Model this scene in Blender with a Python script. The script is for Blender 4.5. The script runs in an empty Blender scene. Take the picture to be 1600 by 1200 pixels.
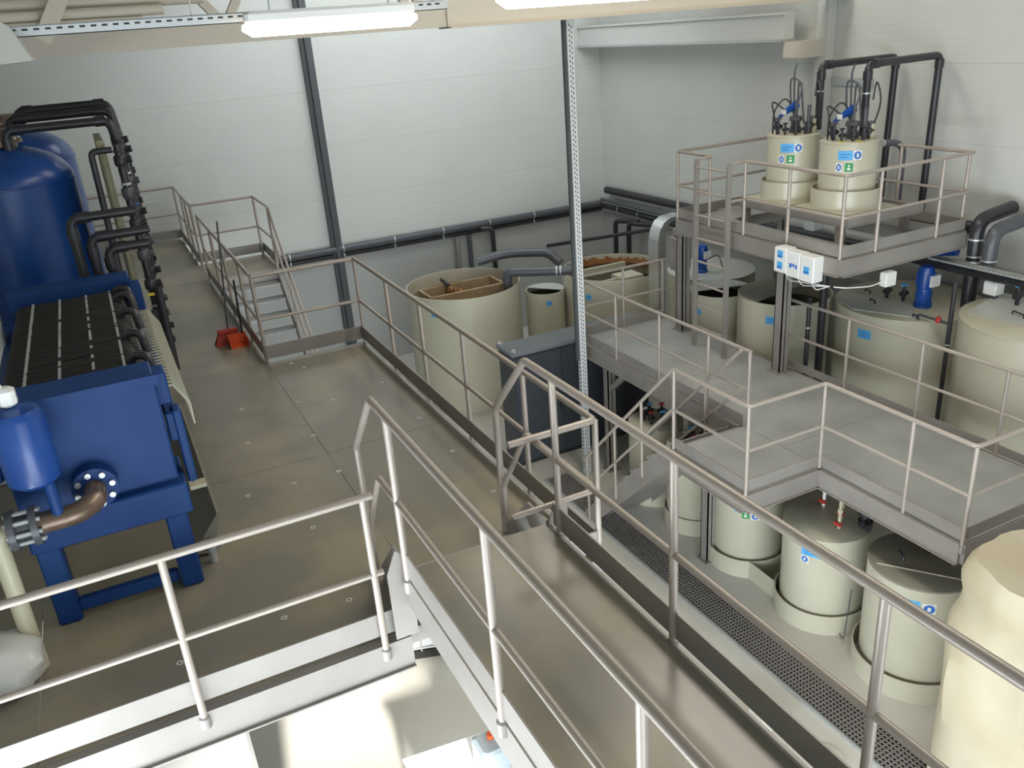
import bpy, math, random
from mathutils import Vector, Matrix
random.seed(7)
S = bpy.context.scene
COL = S.collection
# ------------------------------------------------------------------ camera
cam = bpy.data.cameras.new('camera'); cam.sensor_width = 36; cam.sensor_fit = 'HORIZONTAL'
cam.lens = 1319.568/1600*36; cam.clip_end = 200
co = bpy.data.objects.new('camera', cam); COL.objects.link(co); S.camera = co
M3 = Matrix(((0.8918, 0.233083, -0.387769), (-0.446748, 0.318262, -0.836138), (-0.071478, 0.918903, 0.387955)))
# columns of M3 rows are: world axes of camera right / up / back
co.matrix_world = Matrix.Translation((-2.6822, -10.2639, 3.6327)) @ M3.to_4x4()
# ------------------------------------------------------------------ world, lights, exposure
S.view_settings.view_transform = 'Standard'; S.view_settings.look = 'None'
S.view_settings.gamma = 1; S.view_settings.use_curve_mapping = False
S.view_settings.exposure = 0.0
w = bpy.data.worlds.new('world'); S.world = w; w.use_nodes = True
w.node_tree.nodes['Background'].inputs[0].default_value = (0.80, 0.88, 1.0, 1)
w.node_tree.nodes['Background'].inputs[1].default_value = 0.55
def area(name, loc, target, sx, sy, power, color):
    l = bpy.data.lights.new(name, 'AREA'); l.shape = 'RECTANGLE'; l.size = sx; l.size_y = sy
    l.energy = power; l.color = color
    o = bpy.data.objects.new(name, l); COL.objects.link(o); o.location = loc
    o.rotation_euler = (Vector(target)-Vector(loc)).to_track_quat('-Z', 'Y').to_euler()
    return o
area('back_fill', (0.5, -15.5, 0.5), (3.0, 0, -1.5), 9, 6, 430, (0.80, 0.90, 1.0))  # unseen fill panel added behind the camera; the back wall is closed here
area('low_back_fill', (-1.2, -13.0, -1.6), (1.5, -3.5, -3.1), 7.5, 3.4, 620, (0.84, 0.93, 1.0))  # unseen low fill added to brighten the lower floor and small tanks
sun = bpy.data.lights.new('sun', 'SUN'); sun.energy = 13; sun.angle = math.radians(3.5); sun.color = (1.0, .97, .90)
so = bpy.data.objects.new('sun', sun); COL.objects.link(so); so.rotation_euler = Vector((.15, 1, -.55)).to_track_quat('-Z', 'Y').to_euler()
area('low_left_fill', (-5.0, -6.5, -2.0), (4.5, -4.0, -3.0), 4.5, 2.4, 720, (0.84, 0.93, 1.0))  # fill light added at the solid left wall for the small tank sides
area('roof_light_near', (3.0, -5.0, 6.2), (3.2, -5.0, 0), 6, 1.2, 270, (1.0, 0.93, 0.82))
area('roof_light_middle', (5.0, 1.0, 6.2), (5.0, 1.0, 0), 7, 1.2, 200, (1.0, 0.95, 0.86))
area('roof_light_far', (4.0, 5.5, 6.2), (3.6, 9.0, 1), 7, 1.2, 290, (0.88, 0.95, 1.0))
# ------------------------------------------------------------------ materials
MATS = {}
def mat(name, col, rough=.5, metal=0., noise=None, bump=0., emit=None, spec=.5, coat=0.):
    if name in MATS: return MATS[name]
    m = bpy.data.materials.new(name); m.use_nodes = True; nt = m.node_tree; b = nt.nodes['Principled BSDF']
    b.inputs['Base Color'].default_value = (*col, 1); b.inputs['Roughness'].default_value = rough
    b.inputs['Metallic'].default_value = metal; b.inputs['Specular IOR Level'].default_value = spec
    if coat: b.inputs['Coat Weight'].default_value = coat
    if emit: b.inputs['Emission Color'].default_value = (*emit[:3], 1); b.inputs['Emission Strength'].default_value = emit[3]
    if noise:
        col2, scale, lo, hi = noise
        tc = nt.nodes.new('ShaderNodeTexCoord'); n = nt.nodes.new('ShaderNodeTexNoise'); r = nt.nodes.new('ShaderNodeValToRGB')
        n.inputs['Scale'].default_value = scale; n.inputs['Detail'].default_value = 5
        gx = nt.nodes.new('ShaderNodeNewGeometry')
        nt.links.new(gx.outputs['Position'], n.inputs['Vector']); nt.links.new(n.outputs[0], r.inputs[0])
        r.color_ramp.elements[0].position = lo; r.color_ramp.elements[1].position = hi
        r.color_ramp.elements[0].color = (*col, 1); r.color_ramp.elements[1].color = (*col2, 1)
        nt.links.new(r.outputs[0], b.inputs['Base Color'])
        if bump:
            bp = nt.nodes.new('ShaderNodeBump'); bp.inputs['Strength'].default_value = bump; bp.inputs['Distance'].default_value = .01
            nt.links.new(n.outputs[0], bp.inputs['Height']); nt.links.new(bp.outputs[0], b.inputs['Normal'])
    MATS[name] = m; return m
def wall_mat(name, col, seam, ribs=28., groove=.82, rough=.38):
    """sandwich panel: fine horizontal ribs and a thin joint between panels"""
    m = bpy.data.materials.new(name); m.use_nodes = True; nt = m.node_tree; b = nt.nodes['Principled BSDF']
    g = nt.nodes.new('ShaderNodeNewGeometry'); sp = nt.nodes.new('ShaderNodeSeparateXYZ'); nt.links.new(g.outputs['Position'], sp.inputs[0])
    def mth(op, a, bb=None):
        n = nt.nodes.new('ShaderNodeMath'); n.operation = op
        for i, v in enumerate((a, bb)):
            if v is None: continue
            if isinstance(v, (int, float)): n.inputs[i].default_value = v
            else: nt.links.new(v, n.inputs[i])
        return n.outputs[0]
    z = mth('ADD', sp.outputs['Z'], 10.0)
    fr = mth('FRACT', mth('DIVIDE', z, seam)); joint = mth('LESS_THAN', fr, .012)
    rib = mth('SINE', mth('MULTIPLY', z, ribs*2))
    ns = nt.nodes.new('ShaderNodeTexNoise'); ns.inputs['Scale'].default_value = .5; ns.inputs['Detail'].default_value = 4
    nt.links.new(g.outputs['Position'], ns.inputs['Vector'])
    r = nt.nodes.new('ShaderNodeValToRGB'); nt.links.new(ns.outputs[0], r.inputs[0])
    r.color_ramp.elements[0].position = .35; r.color_ramp.elements[1].position = .7
    r.color_ramp.elements[0].color = (*[c*.93 for c in col], 1); r.color_ramp.elements[1].color = (*col, 1)
    mx = nt.nodes.new('ShaderNodeMix'); mx.data_type = 'RGBA'; nt.links.new(joint, mx.inputs[0]); nt.links.new(r.outputs[0], mx.inputs[6])
    mx.inputs[7].default_value = (*[c*groove for c in col], 1); nt.links.new(mx.outputs[2], b.inputs['Base Color'])
    bp = nt.nodes.new('ShaderNodeBump'); bp.inputs['Strength'].default_value = .12; bp.inputs['Distance'].default_value = .004
    nt.links.new(rib, bp.inputs['Height']); nt.links.new(bp.outputs[0], b.inputs['Normal'])
    b.inputs['Roughness'].default_value = rough
    MATS[name] = m; return m
W_WALL = wall_mat('white_sandwich_panel', (.62, .625, .59), 1.15)
W_SHADE = wall_mat('shade_grey_lower_wall', (.42, .425, .41), .37, ribs=8.5, groove=.85, rough=.3)  # shade below the wall pipes, put into the colour of the lower wall
CEIL = mat('ceiling_sheet', (.38, .41, .38), .6)
CONC = mat('sealed_concrete', (.50, .475, .41), .32, noise=((.60, .585, .54), .55, .35, .7))
DECK = mat('deck_plate_olive', (.215, .197, .158), .25, noise=((.38, .32, .215), .7, .45, .74), bump=.05)
RAIL = mat('taupe_rail_paint', (.40, .345, .30), .38, metal=.2)
STEEL = mat('taupe_steel', (.27, .245, .225), .42, metal=.2, noise=((.33, .305, .28), 1.8, .35, .7))
GREYDECK = mat('grey_platform_plate', (.30, .305, .30), .38, noise=((.40, .40, .385), 1.5, .35, .7), bump=.05)
GALV = mat('galvanised_steel', (.55, .57, .57), .38, metal=.55)
ALU = mat('bright_sheet_metal', (.72, .74, .75), .22, metal=.9)
DARKCOL = mat('charcoal_column', (.075, .08, .085), .55)
CREAMSTEEL = mat('cream_painted_steel', (.62, .56, .47), .5)
PP = mat('beige_polypropylene', (.50, .475, .365), .28, noise=((.56, .535, .42), .9, .35, .7))
PPDARK = mat('dull_brown_lid', (.25, .235, .19), .45)
PPLID = mat('pale_lid', (.50, .51, .48), .35)
BLUE = mat('glossy_blue_paint', (.008, .05, .23), .28, noise=((.014, .08, .33), 2.2, .35, .75))
BLUE2 = mat('press_blue_paint', (.006, .036, .155), .5, noise=((.016, .06, .20), 1.6, .35, .75), spec=.22)
BLUEMOT = mat('motor_blue', (.01, .075, .36), .25)
BLACKPVC = mat('black_pvc', (.028, .027, .032), .33)
GREYPVC = mat('dark_grey_pvc', (.085, .088, .10), .35)
BLACK = mat('black_rubber', (.015, .014, .013), .6)
CHAR = mat('charcoal_cabinet', (.045, .05, .06), .45)
CHARTOP = mat('grey_cabinet_top', (.15, .165, .18), .4)
CREAM = mat('cream_plastic', (.50, .47, .33), .4); KHAKI = mat('khaki_board', (.30, .28, .17), .5)
WHITE = mat('white_plastic', (.80, .80, .78), .4)
ORANGE = mat('orange_plastic', (.62, .085, .02), .4)
RED = mat('red_plastic', (.5, .04, .03), .4)
YELLOW = mat('yellow_plastic', (.75, .62, .02), .5)
WATER = mat('rusty_liquid', (.085, .04, .012), .08, noise=((.17, .075, .02), 2.5, .35, .7))
DARKWATER = mat('dark_liquid', (.03, .026, .012), .07)
RUST = mat('rust_stain', (.26, .10, .03), .8, noise=((.42, .2, .08), 6, .3, .7))
LBLUE = mat('light_blue_label', (.10, .42, .80), .5)
LGREEN = mat('green_sign', (.02, .30, .07), .5)
LNAVY = mat('blue_sign', (.03, .16, .55), .5)
WOODBROWN = mat('brown_boards', (.30, .20, .10), .6, noise=((.42, .32, .2), 5, .3, .7))
ELBOW = mat('stained_brown_steel', (.16, .11, .075), .35, metal=.5, noise=((.28, .2, .15), 8, .35, .7))
TUBE = mat('lit_tube', (1, .95, .85), .5, emit=(1.0, .90, .76, 6.5))
SACK = mat('white_film', (.66, .65, .61), .3)
BIGBAG = mat('cream_fabric', (.50, .42, .28), .6, noise=((.62, .56, .43), 1.3, .3, .7), bump=.2)
# ------------------------------------------------------------------ mesh builder
class MB:
    def __init__(s): s.v = []; s.f = []
    def add(s, vs, fs):
        n = len(s.v); s.v += [tuple(v) for v in vs]; s.f += [tuple(i+n for i in f) for f in fs]; return s
    def box(s, x0, x1, y0, y1, z0, z1):
        v = [(x, y, z) for z in (z0, z1) for y in (y0, y1) for x in (x0, x1)]
        return s.add(v, [(0, 2, 3, 1), (4, 5, 7, 6), (0, 1, 5, 4), (2, 6, 7, 3), (0, 4, 6, 2), (1, 3, 7, 5)])
    def cbox(s, x0, x1, y0, y1, z0, z1, c):
        """box with chamfered vertical and top edges"""
        def ring(i, z): return [(x0+i+c, y0+i, z), (x1-i-c, y0+i, z), (x1-i, y0+i+c, z), (x1-i, y1-i-c, z), (x1-i-c, y1-i, z), (x0+i+c, y1-i, z), (x0+i, y1-i-c, z), (x0+i, y0+i+c, z)]
        rings = [ring(c, z0), ring(0, z0+c), ring(0, z1-c), ring(c, z1)]
        v = sum(rings, []); f = [tuple(range(7, -1, -1)), tuple(range(24, 32))]
        for k in range(3):
            for i in range(8): f.append((k*8+i, k*8+(i+1) % 8, k*8+8+(i+1) % 8, k*8+8+i))
        return s.add(v, f)
    def beam(s, a, b, wd, h, up=(0, 0, 1)):
        """rectangular bar from a to b, width wd sideways, height h along up"""
        a = Vector(a); b = Vector(b); d = (b-a).normalized(); u = Vector(up)
        sd = d.cross(u)
        if sd.length < 1e-4: sd = Vector((1, 0, 0))
        sd.normalize(); u = sd.cross(d).normalized()
        v = [p+sd*(i*wd/2)+u*(j*h/2) for p in (a, b) for j in (-1, 1) for i in (-1, 1)]
        return s.add(v, [(0, 1, 3, 2), (4, 6, 7, 5), (0, 4, 5, 1), (2, 3, 7, 6), (0, 2, 6, 4), (1, 5, 7, 3)])
    def tube(s, pts, r, n=12, cap=True, bend=0.):
        P = [Vector(p) for p in pts]
        if bend > 0 and len(P) > 2:
            Q = [P[0]]
            for i in range(1, len(P)-1):
                a, b, c = P[i-1], P[i], P[i+1]; e = min(bend, (a-b).length*.45, (c-b).length*.45)
                p0 = b+(a-b).normalized()*e; p2 = b+(c-b).normalized()*e
                for t in (0, .25, .5, .75, 1): Q.append(p0*(1-t)**2+b*2*t*(1-t)+p2*t*t)
            Q.append(P[-1]); P = Q
        base = len(s.v); m = len(P); prev = None; vs = []
        for i, p in enumerate(P):
            t = (P[min(i+1, m-1)]-P[max(i-1, 0)]).normalized()
            if prev is None:
                a = Vector((0, 0, 1)) if abs(t.z) < .9 else Vector((1, 0, 0)); nx = t.cross(a).normalized()
            else: nx = (prev-t*prev.dot(t)).normalized()
            prev = nx; ny = t.cross(nx)
            sc = 1.
            if 0 < i < m-1:
                cs = (P[i]-P[i-1]).normalized().dot((P[i+1]-P[i]).normalized()); sc = 1/max(.6, math.sqrt(max(.01, (1+cs)/2)))
            rr = r[i] if isinstance(r, (list, tuple)) else r
            for k in range(n):
                an = 2*math.pi*k/n; vs.append(p+(nx*math.cos(an)+ny*math.sin(an))*rr*(sc if sc < 1.2 else 1.1))
        fs = [(i*n+k, i*n+(k+1) % n, (i+1)*n+(k+1) % n, (i+1)*n+k) for i in range(m-1) for k in range(n)]
        if cap: fs += [tuple(range(n-1, -1, -1)), tuple(range((m-1)*n, m*n))]
        return s.add(vs, fs)
    def lathe(s, c, prof, n=40, axis='z'):
        """profile list (r, h) turned round an axis through c"""
        vs = []
        for r, h in prof:
            for k in range(n):
                a = 2*math.pi*k/n; x, y = r*math.cos(a), r*math.sin(a)
                vs.append({'z': (c[0]+x, c[1]+y, c[2]+h), 'y': (c[0]+x, c[1]+h, c[2]+y), 'x': (c[0]+h, c[1]+x, c[2]+y)}[axis])
        m = len(prof)
        fs = [(i*n+k, i*n+(k+1) % n, (i+1)*n+(k+1) % n, (i+1)*n+k) for i in range(m-1) for k in range(n)]
        if prof[0][0] > 1e-6: fs.append(tuple(range(n-1, -1, -1)))
        if prof[-1][0] > 1e-6: fs.append(tuple(range((m-1)*n, m*n)))
        return s.add(vs, fs)
    def shell(s, c, r, z0, z1, th=.02, n=48):
        """open cylinder wall with thickness"""
        return s.ring([(r, z0), (r, z1), (r-th, z1), (r-th, z0)], c, n)
    def ring(s, prof, c, n=48):
        vs = [(c[0]+r*math.cos(2*math.pi*k/n), c[1]+r*math.sin(2*math.pi*k/n), z) for r, z in prof for k in range(n)]
        m = len(prof); fs = [(i*n+k, i*n+(k+1) % n, ((i+1) % m)*n+(k+1) % n, ((i+1) % m)*n+k) for i in range(m) for k in range(n)]
        return s.add(vs, fs)
    def prism(s, poly, y0, y1, ax='y'):
        """polygon in the plane normal to ax, extruded y0..y1"""
        n = len(poly)
        def P(a, b, h): return {'y': (a, h, b), 'x': (h, a, b), 'z': (a, b, h)}[ax]
        v = [P(a, b, y0) for a, b in poly]+[P(a, b, y1) for a, b in poly]
        return s.add(v, [tuple(range(n)), tuple(range(2*n-1, n-1, -1))]+[(i, i+n, (i+1) % n+n, (i+1) % n) for i in range(n)])
    def patch(s, c, r, a0, a1, z0, z1, n=6, th=.004):
        """curved sticker on a cylinder"""
        vs = []
        for q in (r, r+th):
            for k in range(n+1):
                a = a0+(a1-a0)*k/n
                for z in (z0, z1): vs.append((c[0]+q*math.cos(a), c[1]+q*math.sin(a), z))
        m = 2*(n+1); fs = []
        for k in range(n):
            i = 2*k; fs += [(m+i, m+i+2, m+i+3, m+i+1), (i, i+1, i+3, i+2), (i, i+2, m+i+2, m+i), (i+1, m+i+1, m+i+3, i+3)]
        fs += [(0, m, m+1, 1), (2*n, 2*n+1, m+2*n+1, m+2*n)]
        return s.add(vs, fs)
def wloc(o):
    l = Vector((0, 0, 0))
    while o: l += o.location; o = o.parent
    return l
def obj(name, mb, m, parent=None, smooth=True, label=None):
    if parent is None:
        xs = [v[0] for v in mb.v]; ys = [v[1] for v in mb.v]; zs = [v[2] for v in mb.v]
        org = Vector(((min(xs)+max(xs))/2, (min(ys)+max(ys))/2, min(zs)))
    else: org = wloc(parent)
    me = bpy.data.meshes.new(name); me.from_pydata([(v[0]-org.x, v[1]-org.y, v[2]-org.z) for v in mb.v], [], mb.f)
    me.materials.append(m); me.update()
    import bmesh
    bm = bmesh.new(); bm.from_mesh(me); bmesh.ops.recalc_face_normals(bm, faces=bm.faces)
    if smooth:
        for f in bm.faces: f.smooth = True
        for e in bm.edges:
            if len(e.link_faces) != 2 or e.calc_face_angle(0) > .6: e.smooth = False
    bm.to_mesh(me); bm.free()
    o = bpy.data.objects.new(name, me); COL.objects.link(o)
    if parent is None: o.location = org
    else: o.parent = parent
    if label: o['label'] = label
    return o
def tag(o, label, cat, group=None):
    o['label'] = label; o['category'] = cat
    if group: o['group'] = group
    return o
def thing(name, label, cat, loc, group=None):
    o = bpy.data.objects.new(name, None); o.empty_display_size = .2; COL.objects.link(o); o.location = loc
    return tag(o, label, cat, group)
def stuff(o): o['kind'] = 'stuff'; return o
def struct(name, mb, m):
    o = obj(name, mb, m); o['kind'] = 'structure'; return o
FL = -3.75
# ------------------------------------------------------------------ room
struct('floor', MB().box(-5.2, 9.5, -17, 9.1, FL-.2, FL), CONC)
struct('wall_far', MB().box(-5.2, 9.5, 9.0, 9.15, -.95, 7.0), W_WALL)
struct('wall_right', MB().box(9.36, 9.5, -17, 9.0, -1.05, 7.0), W_WALL)
struct('wall_left', MB().box(-5.35, -5.2, -17.2, 9.15, FL, 7.0), W_WALL)
struct('added_wall_back', MB().box(-5.2, 9.5, -17.2, -17, FL, 3.7).box(-5.2, 9.5, -17.2, -17, 5.45, 7.0).box(-2.6, 9.5, -17.2, -17, 3.7, 5.45).box(-5.2, -5.1, -17.2, -17, 3.7, 5.45), W_WALL)  # unseen wall added; its opening is shaped to place the sun patch
struct('ceiling', MB().box(-5.2, 9.5, -17, 9.1, 7.0, 7.1), CEIL)
struct('wall_far_lower', MB().box(-5.2, 9.36, 8.97, 9.15, FL, -.95), W_SHADE)
struct('wall_right_lower', MB().box(9.33, 9.5, -17, 8.97, FL, -1.05), W_SHADE)
# ------------------------------------------------------------------ rails
def rail_parts(t, pts, posts, h=1.1, r=.024, mids=(.55,), foot=-.06, cap=True):
    """pts: (x,y,z) of the walking level under the rail; posts: (x,y,z)"""
    obj('top_rail', MB().tube([(x, y, z+h) for x, y, z in pts], r, bend=.05), RAIL, t)
    for m in mids: obj('mid_rail', MB().tube([(x, y, z+m) for x, y, z in pts], r*.85, bend=.05), RAIL, t)
    for x, y, z in posts:
        p = obj('post', MB().tube([(x, y, z+foot), (x, y, z+h)], r*.95), RAIL, t)
        obj('post_foot', MB().lathe((x, y, z+foot-.05), [(.033, 0), (.033, .07), (.026, .08)], 16), STEEL, p)
def rail(label, pts, posts, **k):
    t = thing('guard_rail', label, 'railing', pts[0], 'taupe two-bar guard rails')
    rail_parts(t, pts, posts, **k); return t
rail('long guard rail along the right edge of the big olive deck',
     [(-1.25, .04, 0), (0.03, .04, 0), (0.03, -5.72, 0), (-.64, -5.72, 0)],
     [(-1.25, .04, 0), (.03, .04, 0), (.03, -1.2, 0), (.03, -2.28, 0), (.03, -3.4, 0), (.03, -4.62, 0), (.03, -5.72, 0)])
rail('guard rail across the near end of the olive deck, in front of the blue press',
     [(-5.1, -5.84, 0), (-1.62, -5.84, 0)], [(-1.68, -5.84, 0), (-2.83, -5.84, 0), (-3.98, -5.84, 0)])
rail('guard rail with a looped end between the deck and the far stairs going down',
     [(-1.25, 4.87, 0), (-1.25, .12, 0)], [(-1.25, 4.85, 0), (-1.25, 3.48, 0), (-1.25, 2.33, 0), (-1.25, .96, 0)])
rail('guard rail by the far wall, round the small landing above the stairs',
     [(-5.0, 8.75, 0), (-1.22, 8.75, 0), (-1.22, 6.05, 0), (-.1, 6.05, 0), (-.1, 4.72, 0)],
     [(-2.6, 8.75, 0), (-1.22, 8.75, 0), (-1.22, 7.49, 0), (-1.22, 6.87, 0), (-1.22, 6.05, 0), (-.1, 6.05, 0), (-.1, 4.74, 0)])
# ------------------------------------------------------------------ big deck
deck = thing('mezzanine_deck', 'large olive deck of steel plates with tan stains below the camera', 'platform', (-2.6, 0, -.25))
xs = [-5.15, -3.7, -1.27]; 
def plate(x0, x1, y0, y1, z=0, m=DECK, t=deck, th=.02): obj('floor_plate', MB().box(x0+.003, x1-.003, y0+.003, y1-.003, z-th, z), m, t, False)
for x0, x1 in ((-5.15, -3.72), (-3.72, -1.27), (-1.27, -.02)):
    for y0, y1 in ((-5.78, -2.9), (-2.9, 0.0), (0.0, .93), (.93, 4.85), (4.85, 8.85)):
        if x0 > -1.3:
            if y0 >= 0 and y1 <= 4.85: continue
            if y0 == 4.85: plate(x0, -.05, 4.85, 6.08); continue
        plate(x0, x1, y0, y1)
b = MB()
for y in (-5.6, -4.2, -2.8, -1.4, -.12): b.beam((-5.15, y, -.13), (-.03, y, -.13), .1, .2)
for y in (1.4, 2.8, 4.75, 6.2, 7.6, 8.8): b.beam((-5.15, y, -.13), (-1.3, y, -.13), .1, .2)
obj('floor_joists', b, STEEL, deck, False)
def toe(t, a, b_, z=0, h0=.05, h1=.22, th=.012, m=STEEL):
    o = obj('toe_board', MB().beam((*a, z+(h0+h1)/2), (*b_, z+(h0+h1)/2), th, h1-h0), m, t, False); return o
def edge(t, a, b_, z=0, z0=-.24, z1=.0, m=STEEL, w=.08):
    obj('edge_beam', MB().beam((*a, z+(z0+z1)/2-.004), (*b_, z+(z0+z1)/2-.004), w, z1-z0-.008)
        .beam((*a, z+z0), (*b_, z+z0), w+.05, .012), m, t, False)
toe(deck, (0, 0), (0, -5.74)); toe(deck, (-1.25, 0), (0, 0)); toe(deck, (-1.25, 0), (-1.25, 4.85))
toe(deck, (-5.1, -5.8), (-1.55, -5.8)); toe(deck, (-5.1, 8.8), (-1.24, 8.8)); toe(deck, (-1.24, 8.8), (-1.24, 6.1))
toe(deck, (-1.24, 6.1), (-.05, 6.1)); toe(deck, (-.05, 6.1), (-.05, 4.87)); toe(deck, (0, -5.74), (-.4, -5.74))
edge(deck, (-.03, 0), (-.03, -5.78)); edge(deck, (-1.25, -.05), (0, -.05)); edge(deck, (-1.27, 0.04), (-1.27, 4.85))
edge(deck, (-5.1, -5.8), (-1.5, -5.8)); edge(deck, (-1.27, 4.9), (-.05, 4.9)); edge(deck, (-.08, 4.94), (-.08, 6.05)); edge(deck, (-1.24, 6.1), (-.05, 6.1))
for i, (x, y) in enumerate(((-1.22, -1.47), (-.87, -1.65), (-1.29, -2.42), (-.24, -2.66), (-.24, -3.55), (-1.73, -4.15), (-1.32, -4.41), (-1.28, -3.32), (-1.69, -3.31),
        (-.24, -4.45), (-1.9, -2.2), (-.25, -.5), (-.9, -.45), (-1.8, -1.3), (-2.1, -3.3), (-2.2, -5.2), (-1.75, -5.25), (-2.9, -5.3), (-.25, -1.5), (-1.0, -.2))):
    obj('screw_cap', MB().ring([(.021, 0.0), (.021, .003), (.015, .003), (.015, 0.0)], (x, y), 16), WHITE, deck)
# columns carrying the deck
for i, (x, y) in enumerate(((-4.7, -5.6), (-4.7, 0.), (-.12, -.15), (-4.9, 8.5))):
    tag(obj('support_column', MB().box(x-.07, x+.07, y-.07, y+.07, FL, -.24), STEEL, None, False), 'steel column under the big olive deck, mostly hidden', 'column', 'columns under the olive deck')
# ------------------------------------------------------------------ raised walkway in front of the camera
wk = thing('raised_walkway', 'narrow raised walkway with steps running from the deck towards the camera', 'walkway', (-.95, -5.85, 0))
Z5 = .5
for y1, y0 in ((-5.84, -8.6), (-8.6, -12.2)): plate(-1.44, -.47, y0, y1, Z5, DECK, wk)
b = MB()
for x in (-1.46, -.45): b.beam((x, -5.84, Z5-.14), (x, -12.2, Z5-.14), .06, .24)
obj('stringer', b, STEEL, wk, False)
for x in (-1.485, -.425):
    obj('toe_board', MB().beam((x, -5.9, Z5+.1), (x, -12.2, Z5+.1), .012, .17), STEEL, wk, False)
for k in range(1, 3):
    z = Z5-k*.17; y = -5.84+k*.25-.01
    obj('step', MB().box(-1.40, -.50, y-.25, y, z-.03, z), GREYDECK, wk, False)
for x in (-1.455, -.445):
    obj('step_stringer', MB().prism([(-5.84, .52), (-5.84, .02), (-5.15, 0.0), (-5.15, .12), (-5.55, .52)], x-.008, x+.008, 'x'), STEEL, wk, False)
    obj('bracket_plate', MB().prism([(x-.15 if x < -1 else x, .02), (x if x < -1 else x+.15, .02), (x if x < -1 else x+.15, .60), (x-.08 if x < -1 else x+.08, .68), (x-.15 if x < -1 else x, .52)], -5.86, -5.85, 'y'), STEEL, wk, False)
def walk_rail(x, label, posts):
    t = thing('guard_rail', label, 'railing', (x, -5.6, Z5), 'taupe two-bar guard rails')
    obj('top_rail', MB().tube([(x, -5.08, 0.02), (x, -5.08, 1.07), (x, -5.62, 1.62), (x, -12, 1.62)], .026, 14, bend=.03), RAIL, t)
    obj('mid_rail', MB().tube([(x, -5.13, .1), (x, -5.13, .45), (x, -5.56, 1.05), (x, -12, 1.05)], .021, 12, bend=.03), RAIL, t)
    for y in posts:
        p = obj('post', MB().tube([(x, y, Z5-.06), (x, y, 1.62)], .0235, 14), RAIL, t)
        obj('post_foot', MB().lathe((x, y, Z5-.1), [(.034, 0), (.034, .08), (.027, .09)], 16), STEEL, p)
walk_rail(-.43, 'right-hand handrail of the raised walkway, thick bar crossing the photo to its right edge', (-5.99, -7.24, -8.53, -9.8, -11))
walk_rail(-1.49, 'left-hand handrail of the raised walkway, its bar running down to the bottom edge', (-5.92, -7.28, -8.5, -9.7))
# ------------------------------------------------------------------ far stairs going down
st = thing('far_staircase', 'open steel staircase going down beside the deck near the far wall', 'stairs', (-.65, 2.4, -3.75))
n = 17; y0, z0 = 4.85, 0.; y1_, z1_ = .93, FL
for k in range(1, n):
    y = y0+(y1_-y0)*k/n; z = z0+(z1_-z0)*k/n
    obj('tread', MB().box(-1.17, -.13, y-.02, y+.25, z-.035, z), GREYDECK, st, False)
for x in (-1.2, -.1):
    obj('stringer', MB().beam((x, y0, z0-.1), (x, y1_, z1_), .02, .24), STEEL, st, False)
for x in (-.08,):
    dz = (z1_-z0)/(y1_-y0)
    def sp(y, h): return (x, y, z0+(y-y0)*dz+h)
    obj('handrail', MB().tube([(x, 4.74, 1.1), sp(4.5, 1.1), sp(1.1, 1.1)], .022), RAIL, st)
    obj('handrail', MB().tube([(x, 4.74, .55), sp(4.5, .55), sp(1.1, .55)], .02), RAIL, st)
    for y in (3.9, 2.7, 1.5): obj('post', MB().tube([sp(y, -.05), sp(y, 1.1)], .021), RAIL, st)
# ------------------------------------------------------------------ lower platform
ZP = -1.5
lp = thing('lower_platform', 'long grey platform below the deck on the right, with a side landing', 'platform', (5.2, -1.9, ZP-.25))
for y0, y1 in ((1.93, -.6), (-.6, -3.1), (-3.1, -5.66)): plate(4.35, 6.2, y1, y0, ZP, GREYDECK, lp)
plate(3.22, 4.35, -3.71, -2.36, ZP, GREYDECK, lp)
P6 = [(6.2, 1.95), (4.33, 1.95), (4.33, -2.36)]
for a, b_ in zip(P6, P6[1:]): toe(lp, a, b_, ZP, .03, .17); edge(lp, a, b_, ZP)
P7 = [(3.2, -2.36), (3.2, -3.73), (4.33, -3.73), (4.33, -5.66), (6.2, -5.66)]
for i, (a, b_) in enumerate(zip(P7, P7[1:])):
    toe(lp, a, b_, ZP, .03, .17); edge(lp, a, b_, ZP)
edge(lp, (3.2, -2.36), (4.33, -2.36), ZP); toe(lp, (6.22, -1.1), (6.22, -5.66), ZP, .03, .15); edge(lp, (6.22, 1.95), (6.22, -5.66), ZP)
def lrail(label, pts, posts, z=ZP, **k): rail(label, [(x, y, z) for x, y in pts], [(x, y, z) for x, y in posts], **k)
lrail('guard rail round the far end of the lower grey platform', [(6.2, 1.95), (4.33, 1.95), (4.33, -2.47)],
      [(6.15, 1.95), (5.3, 1.95), (4.33, .70), (4.33, -.48), (4.33, -1.62), (4.33, -2.45)])
lrail('guard rail round the landing and near corner of the lower grey platform', [(3.2, -2.36), (3.2, -3.73), (4.33, -3.73), (4.33, -5.66), (6.2, -5.66)],
      [(3.2, -2.36), (3.2, -3.73), (4.33, -3.73), (4.33, -4.94), (4.33, -5.66), (6.1, -5.66)])
lrail('guard rail between the lower grey platform and the large closed tanks', [(6.22, -1.1), (6.22, -5.5)],
      [(6.22, -1.15), (6.22, -2.3), (6.22, -3.5), (6.22, -4.65)])
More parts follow.
